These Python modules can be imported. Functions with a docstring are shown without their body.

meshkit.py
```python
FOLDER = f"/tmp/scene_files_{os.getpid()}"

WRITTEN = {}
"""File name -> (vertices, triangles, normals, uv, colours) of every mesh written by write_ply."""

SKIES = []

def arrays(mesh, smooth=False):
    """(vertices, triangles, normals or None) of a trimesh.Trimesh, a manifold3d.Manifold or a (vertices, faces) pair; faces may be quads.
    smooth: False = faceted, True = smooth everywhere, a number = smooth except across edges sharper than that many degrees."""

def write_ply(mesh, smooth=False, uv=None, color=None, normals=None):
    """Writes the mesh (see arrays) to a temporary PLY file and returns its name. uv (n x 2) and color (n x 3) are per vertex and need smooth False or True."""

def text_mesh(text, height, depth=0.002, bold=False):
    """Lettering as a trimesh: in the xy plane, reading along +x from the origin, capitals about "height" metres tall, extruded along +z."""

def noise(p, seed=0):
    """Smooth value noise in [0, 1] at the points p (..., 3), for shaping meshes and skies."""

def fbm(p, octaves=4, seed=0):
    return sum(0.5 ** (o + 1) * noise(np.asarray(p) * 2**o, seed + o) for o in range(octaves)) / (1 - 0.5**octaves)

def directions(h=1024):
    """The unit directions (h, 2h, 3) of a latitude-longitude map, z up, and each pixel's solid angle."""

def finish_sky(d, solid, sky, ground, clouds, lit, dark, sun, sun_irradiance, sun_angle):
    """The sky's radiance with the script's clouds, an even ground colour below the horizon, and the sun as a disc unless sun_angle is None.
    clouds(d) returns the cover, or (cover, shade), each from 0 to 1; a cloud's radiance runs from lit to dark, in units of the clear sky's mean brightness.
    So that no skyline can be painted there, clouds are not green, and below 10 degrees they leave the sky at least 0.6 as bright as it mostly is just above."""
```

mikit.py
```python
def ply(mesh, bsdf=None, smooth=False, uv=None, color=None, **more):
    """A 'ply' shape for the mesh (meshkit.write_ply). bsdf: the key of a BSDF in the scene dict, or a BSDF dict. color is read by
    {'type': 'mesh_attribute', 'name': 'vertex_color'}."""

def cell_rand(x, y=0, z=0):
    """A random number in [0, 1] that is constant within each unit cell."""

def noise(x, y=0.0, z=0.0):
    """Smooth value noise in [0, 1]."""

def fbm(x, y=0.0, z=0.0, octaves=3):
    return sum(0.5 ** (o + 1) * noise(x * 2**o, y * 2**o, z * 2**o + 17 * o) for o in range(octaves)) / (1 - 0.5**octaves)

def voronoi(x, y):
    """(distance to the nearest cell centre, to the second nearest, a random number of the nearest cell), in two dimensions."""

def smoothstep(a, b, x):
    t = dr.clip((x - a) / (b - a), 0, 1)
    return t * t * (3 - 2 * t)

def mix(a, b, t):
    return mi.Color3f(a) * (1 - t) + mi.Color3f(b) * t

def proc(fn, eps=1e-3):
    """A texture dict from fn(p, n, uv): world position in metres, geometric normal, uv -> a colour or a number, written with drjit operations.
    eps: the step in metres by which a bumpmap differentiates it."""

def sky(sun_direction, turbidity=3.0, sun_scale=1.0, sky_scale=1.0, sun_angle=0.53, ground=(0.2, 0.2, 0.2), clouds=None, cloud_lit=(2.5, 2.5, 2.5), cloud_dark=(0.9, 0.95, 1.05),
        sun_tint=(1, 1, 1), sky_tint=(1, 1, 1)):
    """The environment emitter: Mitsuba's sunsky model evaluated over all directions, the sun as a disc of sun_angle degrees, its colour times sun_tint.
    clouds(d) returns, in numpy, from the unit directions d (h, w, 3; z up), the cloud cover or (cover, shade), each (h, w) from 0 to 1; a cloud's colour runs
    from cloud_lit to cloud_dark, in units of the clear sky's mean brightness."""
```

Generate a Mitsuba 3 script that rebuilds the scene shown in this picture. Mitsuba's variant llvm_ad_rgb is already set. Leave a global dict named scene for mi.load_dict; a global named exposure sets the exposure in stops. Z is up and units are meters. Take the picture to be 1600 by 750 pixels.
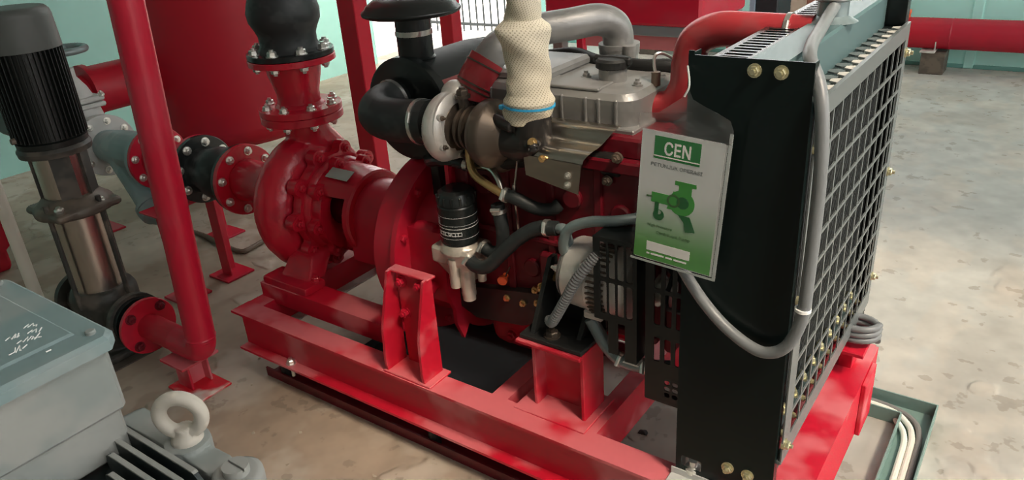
import math
import numpy as np, trimesh, manifold3d as m3, mitsuba as mi, drjit as dr
import mikit, meshkit
from shapely.geometry import Polygon, Point, box as sbox
from shapely.ops import unary_union
from mikit import proc, noise, fbm, voronoi, smoothstep, mix

scene, labels = {'type': 'scene'}, {}
T = mi.ScalarTransform4f
V = lambda *a: np.array(a, float)

# ------------------------------------------------------------------ camera, daylight, exposure
FWD, RIGHT, DOWN = V(-0.54468842, 0.72255235, -0.42571425), V(0.81521226, 0.57532532, -0.06655641), V(0.1968337, -0.38329998, -0.90240657)
EYE = V(0, 0, 1.5)
scene['camera'] = {'type': 'perspective', 'fov': math.degrees(2 * math.atan(800 / 1190.02)), 'fov_axis': 'x', 'near_clip': 0.02, 'far_clip': 200.0,
                   'to_world': T().look_at(origin=EYE.tolist(), target=(EYE + FWD).tolist(), up=(-DOWN).tolist())}
exposure = 3.8


def cloud_cover(d):
    n = meshkit.fbm(d * 3.0 + 5.0, 4, 3)
    return np.clip(0.8 + 0.5 * n, 0, 1), np.clip(0.2 + 0.5 * n, 0, 1)


scene['sky'] = mikit.sky((0.62, -0.20, 0.90), turbidity=4.0, sun_scale=0.16, sky_scale=1.0, sun_angle=9.0, ground=(0.35, 0.33, 0.3), clouds=cloud_cover, cloud_lit=(2.6, 2.55, 2.45), cloud_dark=(1.5, 1.5, 1.5))


# ------------------------------------------------------------------ materials
def mat(key, color, rough=0.5, metal=0.0, spec=0.5, coat=0.0, bump=None, **more):
    c = color if isinstance(color, dict) else {'type': 'rgb', 'value': list(color)}
    b = {'type': 'principled', 'base_color': c, 'roughness': rough, 'metallic': metal, 'specular': spec, 'clearcoat': coat, **more}
    if bump is not None:
        b = {'type': 'bumpmap', 'arbitrary': bump[0], 'scale': bump[1], 'bsdf': b}
    scene[key] = {'type': 'twosided', 'bsdf': b}


def worn(base, dusty, scale, amount, up=0.0):
    """paint with dusty, faded patches; upward faces turn paler when up > 0"""
    def fn(p, n, uv):
        a = fbm(p.x * scale, p.y * scale, p.z * scale, 4)
        t = smoothstep(0.5, 0.68, a + up * dr.maximum(n.z, 0)) * amount
        return mix(base, dusty, t)
    return proc(fn)


def concrete(p, n, uv):
    big = fbm(p.x * 0.55 + 3.1, p.y * 0.55, 0.0, 4)
    fine = fbm(p.x * 14, p.y * 14, 0.0, 4)
    spot = fbm(p.x * 3.2, p.y * 3.2, 4.0, 5)
    dust = smoothstep(0.35, 0.62, 0.62 - 0.10 * (p.x + 1.2) - 0.12 * (p.y - 1.4) + 0.5 * (big - 0.5))
    c = mix((0.385, 0.385, 0.355), (0.30, 0.235, 0.18), dust)
    c = mix(c, (0.47, 0.43, 0.37), smoothstep(0.53, 0.66, spot) * 0.5)
    c = mix(c, (0.22, 0.18, 0.14), smoothstep(0.56, 0.72, fbm(p.x * 1.9 + 9, p.y * 1.9, 1.0, 4)) * 0.3)
    c = mix(c, (0.46, 0.40, 0.33), smoothstep(0.56, 0.66, fbm(p.x * 5.5, p.y * 3.7, 7.0, 5)) * 0.25)
    c = mix(c, (0.15, 0.12, 0.09), smoothstep(0.70, 0.76, fbm(p.x * 19, p.y * 19, 3.0, 4)) * 0.35)
    f1, f2, r = voronoi(p.x * 0.9 + 0.5 * spot, p.y * 0.9 + 0.5 * fine * 0.3)
    c = mix(c, (0.2, 0.16, 0.12), smoothstep(0.02, 0.0, f2 - f1) * 0.45 * smoothstep(0.45, 0.6, big))
    return c * (0.86 + 0.28 * fine)


def concrete_height(p, n, uv):
    return fbm(p.x * 9, p.y * 9, 0.0, 5) + 0.8 * smoothstep(0.56, 0.60, fbm(p.x * 3.2, p.y * 3.2, 4.0, 5))


mat('m_floor', proc(concrete), 0.62, spec=0.35, bump=(proc(concrete_height, 2e-3), 0.006))
mat('m_teal', proc(lambda p, n, uv: mix((0.44, 0.80, 0.73), (0.37, 0.72, 0.65), fbm(p.x * 2 + p.y * 2, p.z * 2, 0.0, 4))), 0.55)
mat('m_teal_shade', (0.13, 0.33, 0.29), 0.6)
mat('m_ceiling', (0.42, 0.42, 0.41), 0.8)
mat('m_ground', proc(lambda p, n, uv: mix((0.62, 0.60, 0.56), (0.45, 0.43, 0.40), fbm(p.x, p.y, 0.0, 4))), 0.9)
mat('m_red', worn((0.46, 0.008, 0.030), (0.44, 0.05, 0.075), 5.0, 0.35), 0.36, spec=0.45, coat=0.15)
mat('m_red_frame', worn((0.46, 0.008, 0.026), (0.56, 0.15, 0.17), 6.0, 0.85, 0.13), 0.40, spec=0.5)  # paler upward faces: real dust plus skylight sheen put into the colour
mat('m_red_cast', worn((0.46, 0.007, 0.024), (0.34, 0.012, 0.03), 9.0, 0.5), 0.27, spec=0.55, coat=0.4, bump=(proc(lambda p, n, uv: fbm(p.x * 60, p.y * 60, p.z * 60, 3)), 0.0012))
mat('m_red_tank', worn((0.40, 0.008, 0.022), (0.34, 0.012, 0.03), 3.0, 0.6), 0.45, spec=0.4)
mat('m_red_shaded', worn((0.12, 0.003, 0.010), (0.075, 0.005, 0.008), 12.0, 0.7), 0.42, spec=0.5, bump=(proc(lambda p, n, uv: fbm(p.x * 50, p.y * 50, p.z * 50, 3)), 0.002))  # engine red darkened so the colour carries the shade on the block
mat('m_red_hose', worn((0.36, 0.030, 0.038), (0.32, 0.06, 0.065), 20.0, 0.6), 0.32, spec=0.5)
mat('m_pink', (0.50, 0.16, 0.17), 0.6)
mat('m_black', (0.008, 0.011, 0.011), 0.28, spec=0.5, coat=0.15)
mat('m_black_matte', (0.014, 0.015, 0.015), 0.55, spec=0.4)
mat('m_black_teal', proc(lambda p, n, uv: mix((0.004, 0.013, 0.012), (0.005, 0.007, 0.007), fbm(p.x * 4, p.y * 4, p.z * 4, 3))), 0.25, spec=0.25)  # green tint stands for the wall reflected in the black panel
mat('m_rubber', worn((0.018, 0.022, 0.023), (0.04, 0.045, 0.045), 18.0, 0.6), 0.5, spec=0.4)
mat('m_grey_paint', worn((0.235, 0.26, 0.245), (0.32, 0.32, 0.295), 9.0, 0.8), 0.5, spec=0.4, bump=(proc(lambda p, n, uv: fbm(p.x * 160, p.y * 160, p.z * 160, 3)), 0.0008))
mat('m_lid', worn((0.19, 0.265, 0.265), (0.29, 0.31, 0.295), 7.0, 0.6), 0.5, spec=0.4, bump=(proc(lambda p, n, uv: fbm(p.x * 160, p.y * 160, p.z * 160, 3)), 0.0008))
mat('m_eye', worn((0.46, 0.43, 0.37), (0.55, 0.50, 0.42), 30.0, 0.8), 0.6, bump=(proc(lambda p, n, uv: fbm(p.x * 220, p.y * 220, p.z * 220, 3)), 0.001))
mat('m_fin', worn((0.022, 0.032, 0.032), (0.10, 0.11, 0.10), 14.0, 0.4), 0.55)  # dark paint, with the shade between the motor fins mixed into it
mat('m_strainer', worn((0.20, 0.27, 0.28), (0.28, 0.34, 0.34), 14.0, 0.6), 0.45)
mat('m_grey_flange', (0.42, 0.43, 0.42), 0.5)
mat('m_alu', worn((0.27, 0.27, 0.265), (0.22, 0.22, 0.215), 16.0, 0.7), 0.42, metal=0.4, spec=0.5, bump=(proc(lambda p, n, uv: fbm(p.x * 150, p.y * 150, p.z * 150, 3)), 0.0008))
mat('m_cast_alu', worn((0.62, 0.60, 0.57), (0.52, 0.50, 0.47), 25.0, 0.8), 0.4, metal=0.45)
mat('m_warm_alu', worn((0.58, 0.53, 0.46), (0.44, 0.40, 0.34), 25.0, 0.8), 0.38, metal=0.5)
mat('m_rust', worn((0.085, 0.068, 0.055), (0.17, 0.13, 0.10), 14.0, 0.9), 0.45, metal=0.5)
mat('m_turbine_black', (0.025, 0.023, 0.022), 0.35, metal=0.3)
mat('m_steel', (0.66, 0.64, 0.60), 0.22, metal=1.0)
mat('m_steel_shield', proc(lambda p, n, uv: mix((0.56, 0.51, 0.45), (0.42, 0.385, 0.34), fbm(p.x * 20, p.y * 20, p.z * 40, 3))), 0.24, metal=1.0)
mat('m_stainless', (0.64, 0.58, 0.53), 0.27, metal=1.0)
mat('m_zinc', (0.72, 0.72, 0.68), 0.3, metal=0.9)
mat('m_brass_zinc', (0.66, 0.62, 0.40), 0.3, metal=0.85)
mat('m_brass', (0.62, 0.43, 0.20), 0.28, metal=0.9)
mat('m_dark_cast', worn((0.035, 0.036, 0.032), (0.10, 0.085, 0.07), 12.0, 0.8), 0.5, spec=0.4)
mat('m_brown_iron', worn((0.10, 0.085, 0.07), (0.16, 0.13, 0.10), 14.0, 0.8), 0.5, metal=0.3)
mat('m_motor_black', (0.008, 0.011, 0.010), 0.45)
mat('m_motor_cap', (0.075, 0.085, 0.08), 0.5)
mat('m_grey_hose', (0.16, 0.17, 0.175), 0.38)
mat('m_bluegrey', (0.22, 0.28, 0.29), 0.35, metal=0.4)
mat('m_pvc', (0.70, 0.66, 0.58), 0.4)
mat('m_core', (0.045, 0.05, 0.052), 0.5, metal=0.3)
mat('m_grille', (0.13, 0.145, 0.145), 0.33, metal=0.2)
mat('m_header', (0.075, 0.125, 0.13), 0.38, spec=0.45)
mat('m_paper', proc(lambda p, n, uv: mix((0.66, 0.68, 0.68), (0.085, 0.30, 0.06), smoothstep(0.965, 0.82, p.z + 0.02 * p.x))), 0.4)
mat('m_green', (0.025, 0.20, 0.055), 0.45)
mat('m_green_mid', (0.06, 0.30, 0.06), 0.45)
mat('m_green_dark', (0.02, 0.13, 0.04), 0.45)
mat('m_plaster', (0.36, 0.355, 0.335), 0.8)
mat('m_white', (0.82, 0.82, 0.80), 0.45)
mat('m_textgrey', (0.12, 0.14, 0.14), 0.5)
mat('m_textgreen', (0.05, 0.13, 0.04), 0.5)
mat('m_silver_text', (0.45, 0.46, 0.46), 0.4)
mat('m_tag', (0.42, 0.55, 0.52), 0.4, metal=0.3)
mat('m_sticker', worn((0.46, 0.11, 0.11), (0.42, 0.09, 0.09), 10.0, 0.5), 0.5)
mat('m_blue', (0.03, 0.30, 0.55), 0.4)
mat('m_orange', (0.85, 0.13, 0.04), 0.4)
mat('m_carton', (0.56, 0.44, 0.34), 0.7)
mat('m_carton_brown', (0.34, 0.13, 0.09), 0.7)
mat('m_navy', (0.010, 0.016, 0.02), 0.5)
mat('m_paleblue', (0.24, 0.33, 0.42), 0.5)
mat('m_tray', worn((0.15, 0.235, 0.215), (0.24, 0.32, 0.29), 6.0, 0.7), 0.45)
mat('m_cable_white', (0.66, 0.66, 0.60), 0.5)
mat('m_cable_grey', (0.17, 0.17, 0.165), 0.5)
mat('m_cord', (0.12, 0.085, 0.06), 0.6)
mat('m_stone', (0.05, 0.05, 0.05), 0.8)
mat('m_pebble', (0.33, 0.28, 0.22), 0.9)
mat('m_gate', (0.045, 0.05, 0.05), 0.5)
mat('m_whitepaint', (0.78, 0.79, 0.78), 0.6)
mat('m_bare', worn((0.50, 0.48, 0.44), (0.36, 0.34, 0.31), 20.0, 0.8), 0.5)
mat('m_chalk', (0.78, 0.79, 0.76), 0.8)


def weave(p, n, uv):
    a, b = uv.x, uv.y
    return dr.sin(a) * dr.sin(b)


def weave_color(p, n, uv):
    w = dr.sin(uv.x) * dr.sin(uv.y)
    return mix((0.32, 0.285, 0.21), (0.62, 0.575, 0.46), smoothstep(-0.95, -0.1, w)) * (0.9 + 0.2 * fbm(p.x * 40, p.y * 40, p.z * 40, 3))


mat('m_wrap', proc(weave_color), 0.85, spec=0.2)
scene['m_pouch'] = {'type': 'blendbsdf', 'weight': 0.10, 'a': {'type': 'thindielectric', 'int_ior': 1.5}, 'b': {'type': 'twosided', 'bsdf': {'type': 'roughplastic', 'diffuse_reflectance': {'type': 'rgb', 'value': [0.5, 0.52, 0.52]}, 'alpha': 0.15}}}
scene['m_clear_film'] = {'type': 'thindielectric', 'int_ior': 1.4}
mat('m_film_edge', (0.42, 0.45, 0.44), 0.35)


# ------------------------------------------------------------------ mesh helpers
def unit(v):
    v = np.asarray(v, float)
    return v / np.linalg.norm(v)


def basis(d):
    d = unit(d)
    a = np.cross(d, [0, 0, 1.0]) if abs(d[2]) < 0.9 else np.cross(d, [0, 1.0, 0])
    a = unit(a)
    return a, np.cross(d, a), d


def cat(*ms):
    ms = [m for x in ms for m in (x if isinstance(x, (list, tuple)) else [x])]
    return trimesh.util.concatenate(ms) if len(ms) > 1 else ms[0]


def hull(pts):
    return trimesh.convex.convex_hull(np.asarray(pts, float))


def box(x0, x1, y0, y1, z0, z1, ch=0.002):
    lo, hi = np.minimum([x0, y0, z0], [x1, y1, z1]), np.maximum([x0, y0, z0], [x1, y1, z1])
    ch = min(ch, 0.3 * (hi - lo).min())
    pts = []
    for i in range(8):
        s = np.array([i & 1, i >> 1 & 1, i >> 2 & 1])
        c = np.where(s, hi, lo)
        ins = np.where(s, -1, 1) * ch
        for k in range(3):
            q = c + ins
            q[k] = c[k]
            pts.append(q)
    return hull(pts)


def lathe(p, d, prof, n=40, caps=True):
    """revolve (distance along d, radius) pairs about the axis through p"""
    a, b, d = basis(d)
    prof = [tuple(q) for q in prof]
    if caps:
        if prof[0][1] > 1e-6: prof = [(prof[0][0], 0.0)] + prof
        if prof[-1][1] > 1e-6: prof = prof + [(prof[-1][0], 0.0)]
    th = np.linspace(0, 2 * np.pi, n, endpoint=False)
    rings = [np.asarray(p) + t * d + r * (np.cos(th)[:, None] * a + np.sin(th)[:, None] * b) for t, r in prof]
    v = np.vstack(rings)
    f = []
    for i in range(len(prof) - 1):
        for j in range(n):
            k = (j + 1) % n
            q = [i * n + j, i * n + k, (i + 1) * n + k, (i + 1) * n + j]
            f += [[q[0], q[1], q[2]], [q[0], q[2], q[3]]]
    m = trimesh.Trimesh(v, f, process=False)
    m.merge_vertices()
    m.update_faces(m.nondegenerate_faces())
    return m


def cyl(p, q, r, r2=None, n=32, ch=0.0):
    p, q = np.asarray(p, float), np.asarray(q, float)
    L = np.linalg.norm(q - p)
    r2 = r if r2 is None else r2
    prof = [(0, r - ch), (ch, r), (L - ch, r2), (L, r2 - ch)] if ch else [(0, r), (L, r2)]
    return lathe(p, q - p, prof, n)


def spline(pts, k=8):
    p = np.asarray(pts, float)
    p = np.vstack([2 * p[0] - p[1], p, 2 * p[-1] - p[-2]])
    out = []
    for i in range(1, len(p) - 2):
        for t in np.linspace(0, 1, k, endpoint=False):
            a, b, c, d = p[i - 1:i + 3]
            out.append(0.5 * (2 * b + (c - a) * t + (2 * a - 5 * b + 4 * c - d) * t * t + (3 * b - a - 3 * c + d) * t ** 3))
    return np.array(out + [p[-2]])


def tube(pts, r, n=16, k=8, smooth=True, uvs=False):
    p = spline(pts, k) if smooth else np.asarray(pts, float)
    r = np.full(len(p), r) if np.isscalar(r) else np.interp(np.linspace(0, 1, len(p)), np.linspace(0, 1, len(r)), r)
    t = np.gradient(p, axis=0)
    t /= np.linalg.norm(t, axis=1, keepdims=True)
    a = basis(t[0])[0]
    v = []
    th = np.linspace(0, 2 * np.pi, n, endpoint=False)
    for i in range(len(p)):
        a = unit(a - t[i] * (a @ t[i]))
        b = np.cross(t[i], a)
        v.append(p[i] + r[i] * (np.cos(th)[:, None] * a + np.sin(th)[:, None] * b))
    v = np.vstack(v + [p[:1], p[-1:]])
    f, N = [], len(p)
    for i in range(N - 1):
        for j in range(n):
            k2 = (j + 1) % n
            f += [[i * n + j, i * n + k2, (i + 1) * n + k2], [i * n + j, (i + 1) * n + k2, (i + 1) * n + j]]
    for j in range(n):
        f += [[N * n, (j + 1) % n, j], [N * n + 1, (N - 1) * n + j, (N - 1) * n + (j + 1) % n]]
    return trimesh.Trimesh(v, f, process=False)


def frame(o, u, v):
    """matrix that takes local x, y, z to u, v, u x v at o"""
    u = unit(u); w = unit(np.cross(u, v)); v = np.cross(w, u)
    M = np.eye(4); M[:3, 0], M[:3, 1], M[:3, 2], M[:3, 3] = u, v, w, o
    return M


def ext(poly, th, o=(0, 0, 0), u=(1, 0, 0), v=(0, 1, 0)):
    """extrude a shapely polygon by th along u x v, its plane placed at o"""
    polys = getattr(poly, 'geoms', [poly])
    m = cat([trimesh.creation.extrude_polygon(g, th, engine='earcut') for g in polys])
    m.apply_transform(frame(np.asarray(o, float), u, v))
    return m


def extx(poly, x0, x1):  # polygon in (y, z)
    return ext(poly, x1 - x0, (x0, 0, 0), (0, 1, 0), (0, 0, 1))


def exty(poly, y0, y1):  # polygon in (x, z)
    return ext(poly, y1 - y0, (0, y1, 0), (1, 0, 0), (0, 0, 1))


def extz(poly, z0, z1):
    return ext(poly, z1 - z0, (0, 0, z0))


def bolt(p, d, s=0.010, h=0.010, washer=True, tip=True):
    """hex head seen along d, standing on the surface point p"""
    d = unit(d); p = np.asarray(p, float)
    t = 0.0
    ms = []
    if washer:
        ms.append(cyl(p - d * 0.004, p + d * 0.003, s * 1.42, n=16)); t = 0.003
    a, b, _ = basis(d)
    th = np.arange(6) * np.pi / 3
    top = [p + d * (t + h) + (s * 0.9) * (math.cos(q) * a + math.sin(q) * b) for q in th]
    mid = [p + d * (t + h * 0.8) + s * 1.1 * (math.cos(q) * a + math.sin(q) * b) for q in th]
    bot = [p - d * 0.002 + s * 1.1 * (math.cos(q) * a + math.sin(q) * b) for q in th]
    ms.append(hull(top + mid + bot))
    if tip:
        ms.append(cyl(p, p + d * (t + h + 0.006), s * 0.55, n=10))
    return cat(ms)


def ring(c, d, R, n, ph=0.0):
    a, b, _ = basis(d)
    return [np.asarray(c) + R * (math.cos(ph + 2 * math.pi * i / n) * a + math.sin(ph + 2 * math.pi * i / n) * b) for i in range(n)]


def band(p, d, r, w=0.010):
    """a hose clamp round a hose"""
    d = unit(d); p = np.asarray(p, float)
    a, b, _ = basis(d)
    m = lathe(p - d * w / 2, d, [(0, r - 0.002), (0, r + 0.0018), (w, r + 0.0018), (w, r - 0.002)], 28, caps=False)
    return m


def band_screw(p, d, r, side):
    q = np.asarray(p) + unit(side) * (r + 0.004)
    t = unit(np.cross(d, side))
    return cyl(q - t * 0.012, q + t * 0.014, 0.005, n=10)


def M3(m):
    return m3.Manifold(m3.Mesh(np.asarray(m.vertices, np.float32), np.asarray(m.faces, np.uint32)))


def TM(man):
    k = man.to_mesh()
    return trimesh.Trimesh(k.vert_properties[:, :3], k.tri_verts, process=True)


def chain(pts, rs):
    """one smooth body: hulls of spheres along a path"""
    ms = []
    for i in range(len(pts) - 1):
        ms.append(m3.Manifold.batch_hull([m3.Manifold.sphere(rs[i], 20).translate(list(map(float, pts[i]))), m3.Manifold.sphere(rs[i + 1], 20).translate(list(map(float, pts[i + 1])))]))
    return ms


def union(ms):
    return m3.Manifold.batch_boolean([m if isinstance(m, m3.Manifold) else M3(m) for m in ms], m3.OpType.Add)


def melt(ms, res=0.012, it=12):
    """union, remeshed and softened, so cast pieces run into each other"""
    m = TM(union(ms).refine_to_length(res))
    was = m.vertices.copy()
    trimesh.smoothing.filter_taubin(m, lamb=0.5, nu=0.52, iterations=it)
    d = m.vertices - was
    far = np.linalg.norm(d, axis=1, keepdims=True)
    m.vertices = was + d * np.minimum(1, 0.6 * res / np.maximum(far, 1e-9))
    return m


def chain_mesh(pts, rs):
    return melt(chain(pts, rs), 0.008, 3)


# ------------------------------------------------------------------ naming
taken = {}


def name(key):
    if key not in taken:
        taken[key] = 0
        return key
    taken[key] += 1
    return f'{key}_{taken[key]:03d}'


def part(key, mesh, m, sm=30, label=None, **more):
    k = name(key)
    scene[k] = mikit.ply(mesh, m, smooth=sm, **more)
    if label: labels[k] = {'label': label}
    return k


def thing(key, label, cat_, group=None):
    labels[key] = {'label': label, 'category': cat_}
    if group: labels[key]['group'] = group
    return key


def whole(key, mesh, m, label, cat_, group=None, sm=30):
    k = name(key)
    scene[k] = mikit.ply(mesh, m, smooth=sm)
    thing(k, label, cat_, group)
    return k


def struct(key, mesh, m, label=None, sm=False):
    scene[key] = mikit.ply(mesh, m, smooth=sm)
    labels[key] = {'kind': 'structure'}
    if label: labels[key]['label'] = label


def flange(t, key, c, d, R, th, bore, n, m, bm='m_zinc', heads=1, ph=None, rb=None, bs=0.011, cb=None):
    """a flange disc from c along d with its ring of bolts (heads 1: on the far side, -1: on the near side, 2: both)"""
    d = unit(d); c = np.asarray(c, float)
    k = part(f'{t}__{key}', lathe(c, d, [(0, bore), (0, R - 0.002), (0.002, R), (th - 0.002, R), (th, R - 0.002), (th, bore)], 48, caps=True), m)
    rb = rb or R * 0.82
    for q in ring(c, d, rb, n, math.pi / n if ph is None else ph):
        ms = []
        if heads in (1, 2): ms.append(bolt(q + d * th, d, bs, bs))
        if heads in (-1, 2): ms.append(bolt(q, -d, bs, bs))
        part(f'{t}__{cb or "flange_bolt"}', cat(ms), bm)
    return k


# ------------------------------------------------------------------ the setting
struct('floor', box(-5.6, 4.2, -3.2, 6.9, -0.15, 0.0, 0), 'm_floor', 'bare concrete floor with brown dusty patches and fine cracks')
struct('ground', box(-40, 40, -40, 40, -0.4, -0.16, 0), 'm_ground')
struct('wall_left', box(-5.55, -5.37, -3.2, 5.2, 0, 3.5, 0), 'm_teal', 'turquoise painted wall at the left')
struct('wall_back', exty(sbox(-4.40, 0, 4.2, 3.5).difference(sbox(-3.9, 1.5, -0.4, 3.0)), 6.6, 6.78), 'm_teal', 'turquoise painted wall behind the long red pipe')  # high opening is unseen, added to backlight pump and engine tops
for i, x in enumerate((-1.07, -0.58, -0.09, 0.4)):
    struct(f'trim_{i + 1}', box(x - 0.035, x + 0.035, 6.585, 6.62, 0.0, 1.5, 0.006), 'm_teal')
struct('base_shade_back', box(-4.4, 4.2, 6.588, 6.62, 0.0, 0.03, 0.004), 'm_teal_shade')  # dark strip painted for the shade along the wall base, no skirting
W = lambda y0, y1, z0, z1: sbox(y0, z0, y1, z1)
struct('wall_right', extx(W(-3.2, 6.78, 0, 3.5).difference(W(-1.4, 6.0, 0.7, 3.3)), 4.05, 4.2), 'm_plaster')
struct('wall_front', exty(W(-5.55, 4.2, 0, 3.5), -3.2, -3.05), 'm_plaster')
struct('ceiling', extz(sbox(-5.55, -3.2, 4.2, 6.78).difference(sbox(0.6, 0.0, 3.2, 2.6)).difference(sbox(-5.1, 3.2, -2.9, 6.0)), 3.5, 3.6), 'm_ceiling')  # rear left roof opening is added to brighten left wall and floor

# gate outside the open corner
thing('entrance_gate', 'dark barred gate against the bright daylight behind the mushroom cap', 'gate')
for i in range(26):
    x = -6.62 + 0.105 * i
    part('entrance_gate__bar', cyl((x, 7.3, -0.12), (x, 7.3, 1.9), 0.009, n=8), 'm_gate')
part('entrance_gate__rail', box(-6.7, -3.9, 7.285, 7.315, -0.03, 0.0), 'm_gate')
part('entrance_gate__rail', box(-6.7, -3.9, 7.285, 7.315, 1.88, 1.92), 'm_gate')
for x in (-6.7, -3.9):
    part('entrance_gate__post', box(x - 0.03, x + 0.03, 7.27, 7.33, -0.16, 2.0), 'm_gate')

# ------------------------------------------------------------------ base frame of the pump set
F = 'skid_frame'
thing(F, 'long red welded steel base frame of I-beams under pump and engine', 'base frame')


def ibeam(y, z0, z1, w, x0, x1, tf=0.008, tw=0.006):
    p = unary_union([sbox(y - w / 2, z0, y + w / 2, z0 + tf), sbox(y - w / 2, z1 - tf, y + w / 2, z1), sbox(y - tw / 2, z0, y + tw / 2, z1)])
    return extx(p, x0, x1)


part(f'{F}__beam', ibeam(1.242, 0.12, 0.27, 0.075, -2.10, -0.34), 'm_red_frame', label='front I-beam with dusty faded paint, its top also paled for skylight sheen')
part(f'{F}__beam', ibeam(1.96, 0.12, 0.27, 0.075, -2.10, -0.27), 'm_red_frame')
for y in (1.262, 1.94):
    part(f'{F}__floor_runner', extx(unary_union([sbox(y - 0.012, 0, y + 0.05, 0.006), sbox(y - 0.012, 0, y - 0.006, 0.034), sbox(y + 0.044, 0, y + 0.05, 0.034)]), -2.05, -0.32), 'm_red_shaded')  # darkened red stands in for the shadow under the beam
for x in (-1.97, -1.30, -0.62):
    for y in (1.275, 1.95):
        part(f'{F}__spring_pad', cyl((x, y, 0.0), (x, y, 0.122), 0.018, n=14), 'm_black_matte')


def channel_y(x0, x1, z0, z1, y0, y1, t=0.006, open_=1):
    w = [sbox(x0, z1 - t, x1, z1), sbox(x0, z0, x1, z0 + t), sbox(x0, z0, x0 + t, z1) if open_ > 0 else sbox(x1 - t, z0, x1, z1)]
    return exty(unary_union(w), y0, y1)


for x0, x1 in ((-2.10, -2.03), (-1.07, -1.02), (-0.80, -0.752)):
    part(f'{F}__cross_member', channel_y(x0, x1, 0.15, 0.268, 1.27, 1.93, open_=-1), 'm_red_frame')
part(f'{F}__cross_member', box(-1.995, -1.955, 1.27, 1.93, 0.192, 0.20), 'm_bare', label='pale flat cross bar')  # pale flat bar laid across the frame
part(f'{F}__end_beam', channel_y(-0.345, -0.262, 0.10, 0.27, 1.215, 1.99, t=0.008, open_=-1), 'm_red_frame')
part(f'{F}__end_plate', box(-0.262, -0.250, 1.80, 1.92, 0.10, 0.262), 'm_red_frame')
part(f'{F}__end_plate', box(-0.325, -0.268, 1.80, 1.945, 0.338, 0.35), 'm_red_frame')
part(f'{F}__end_post', box(-0.335, -0.30, 1.85, 1.93, 0.26, 0.34), 'm_red_frame')
for y in (1.33, 1.83):
    part(f'{F}__pump_rail', extx(unary_union([sbox(y, 0.314, y + 0.09, 0.32), sbox(y, 0.255, y + 0.006, 0.32), sbox(y + 0.084, 0.255, y + 0.09, 0.32)]), -2.09, -1.44), 'm_red_frame')
b = f'{F}__frame_bolt'
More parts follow.
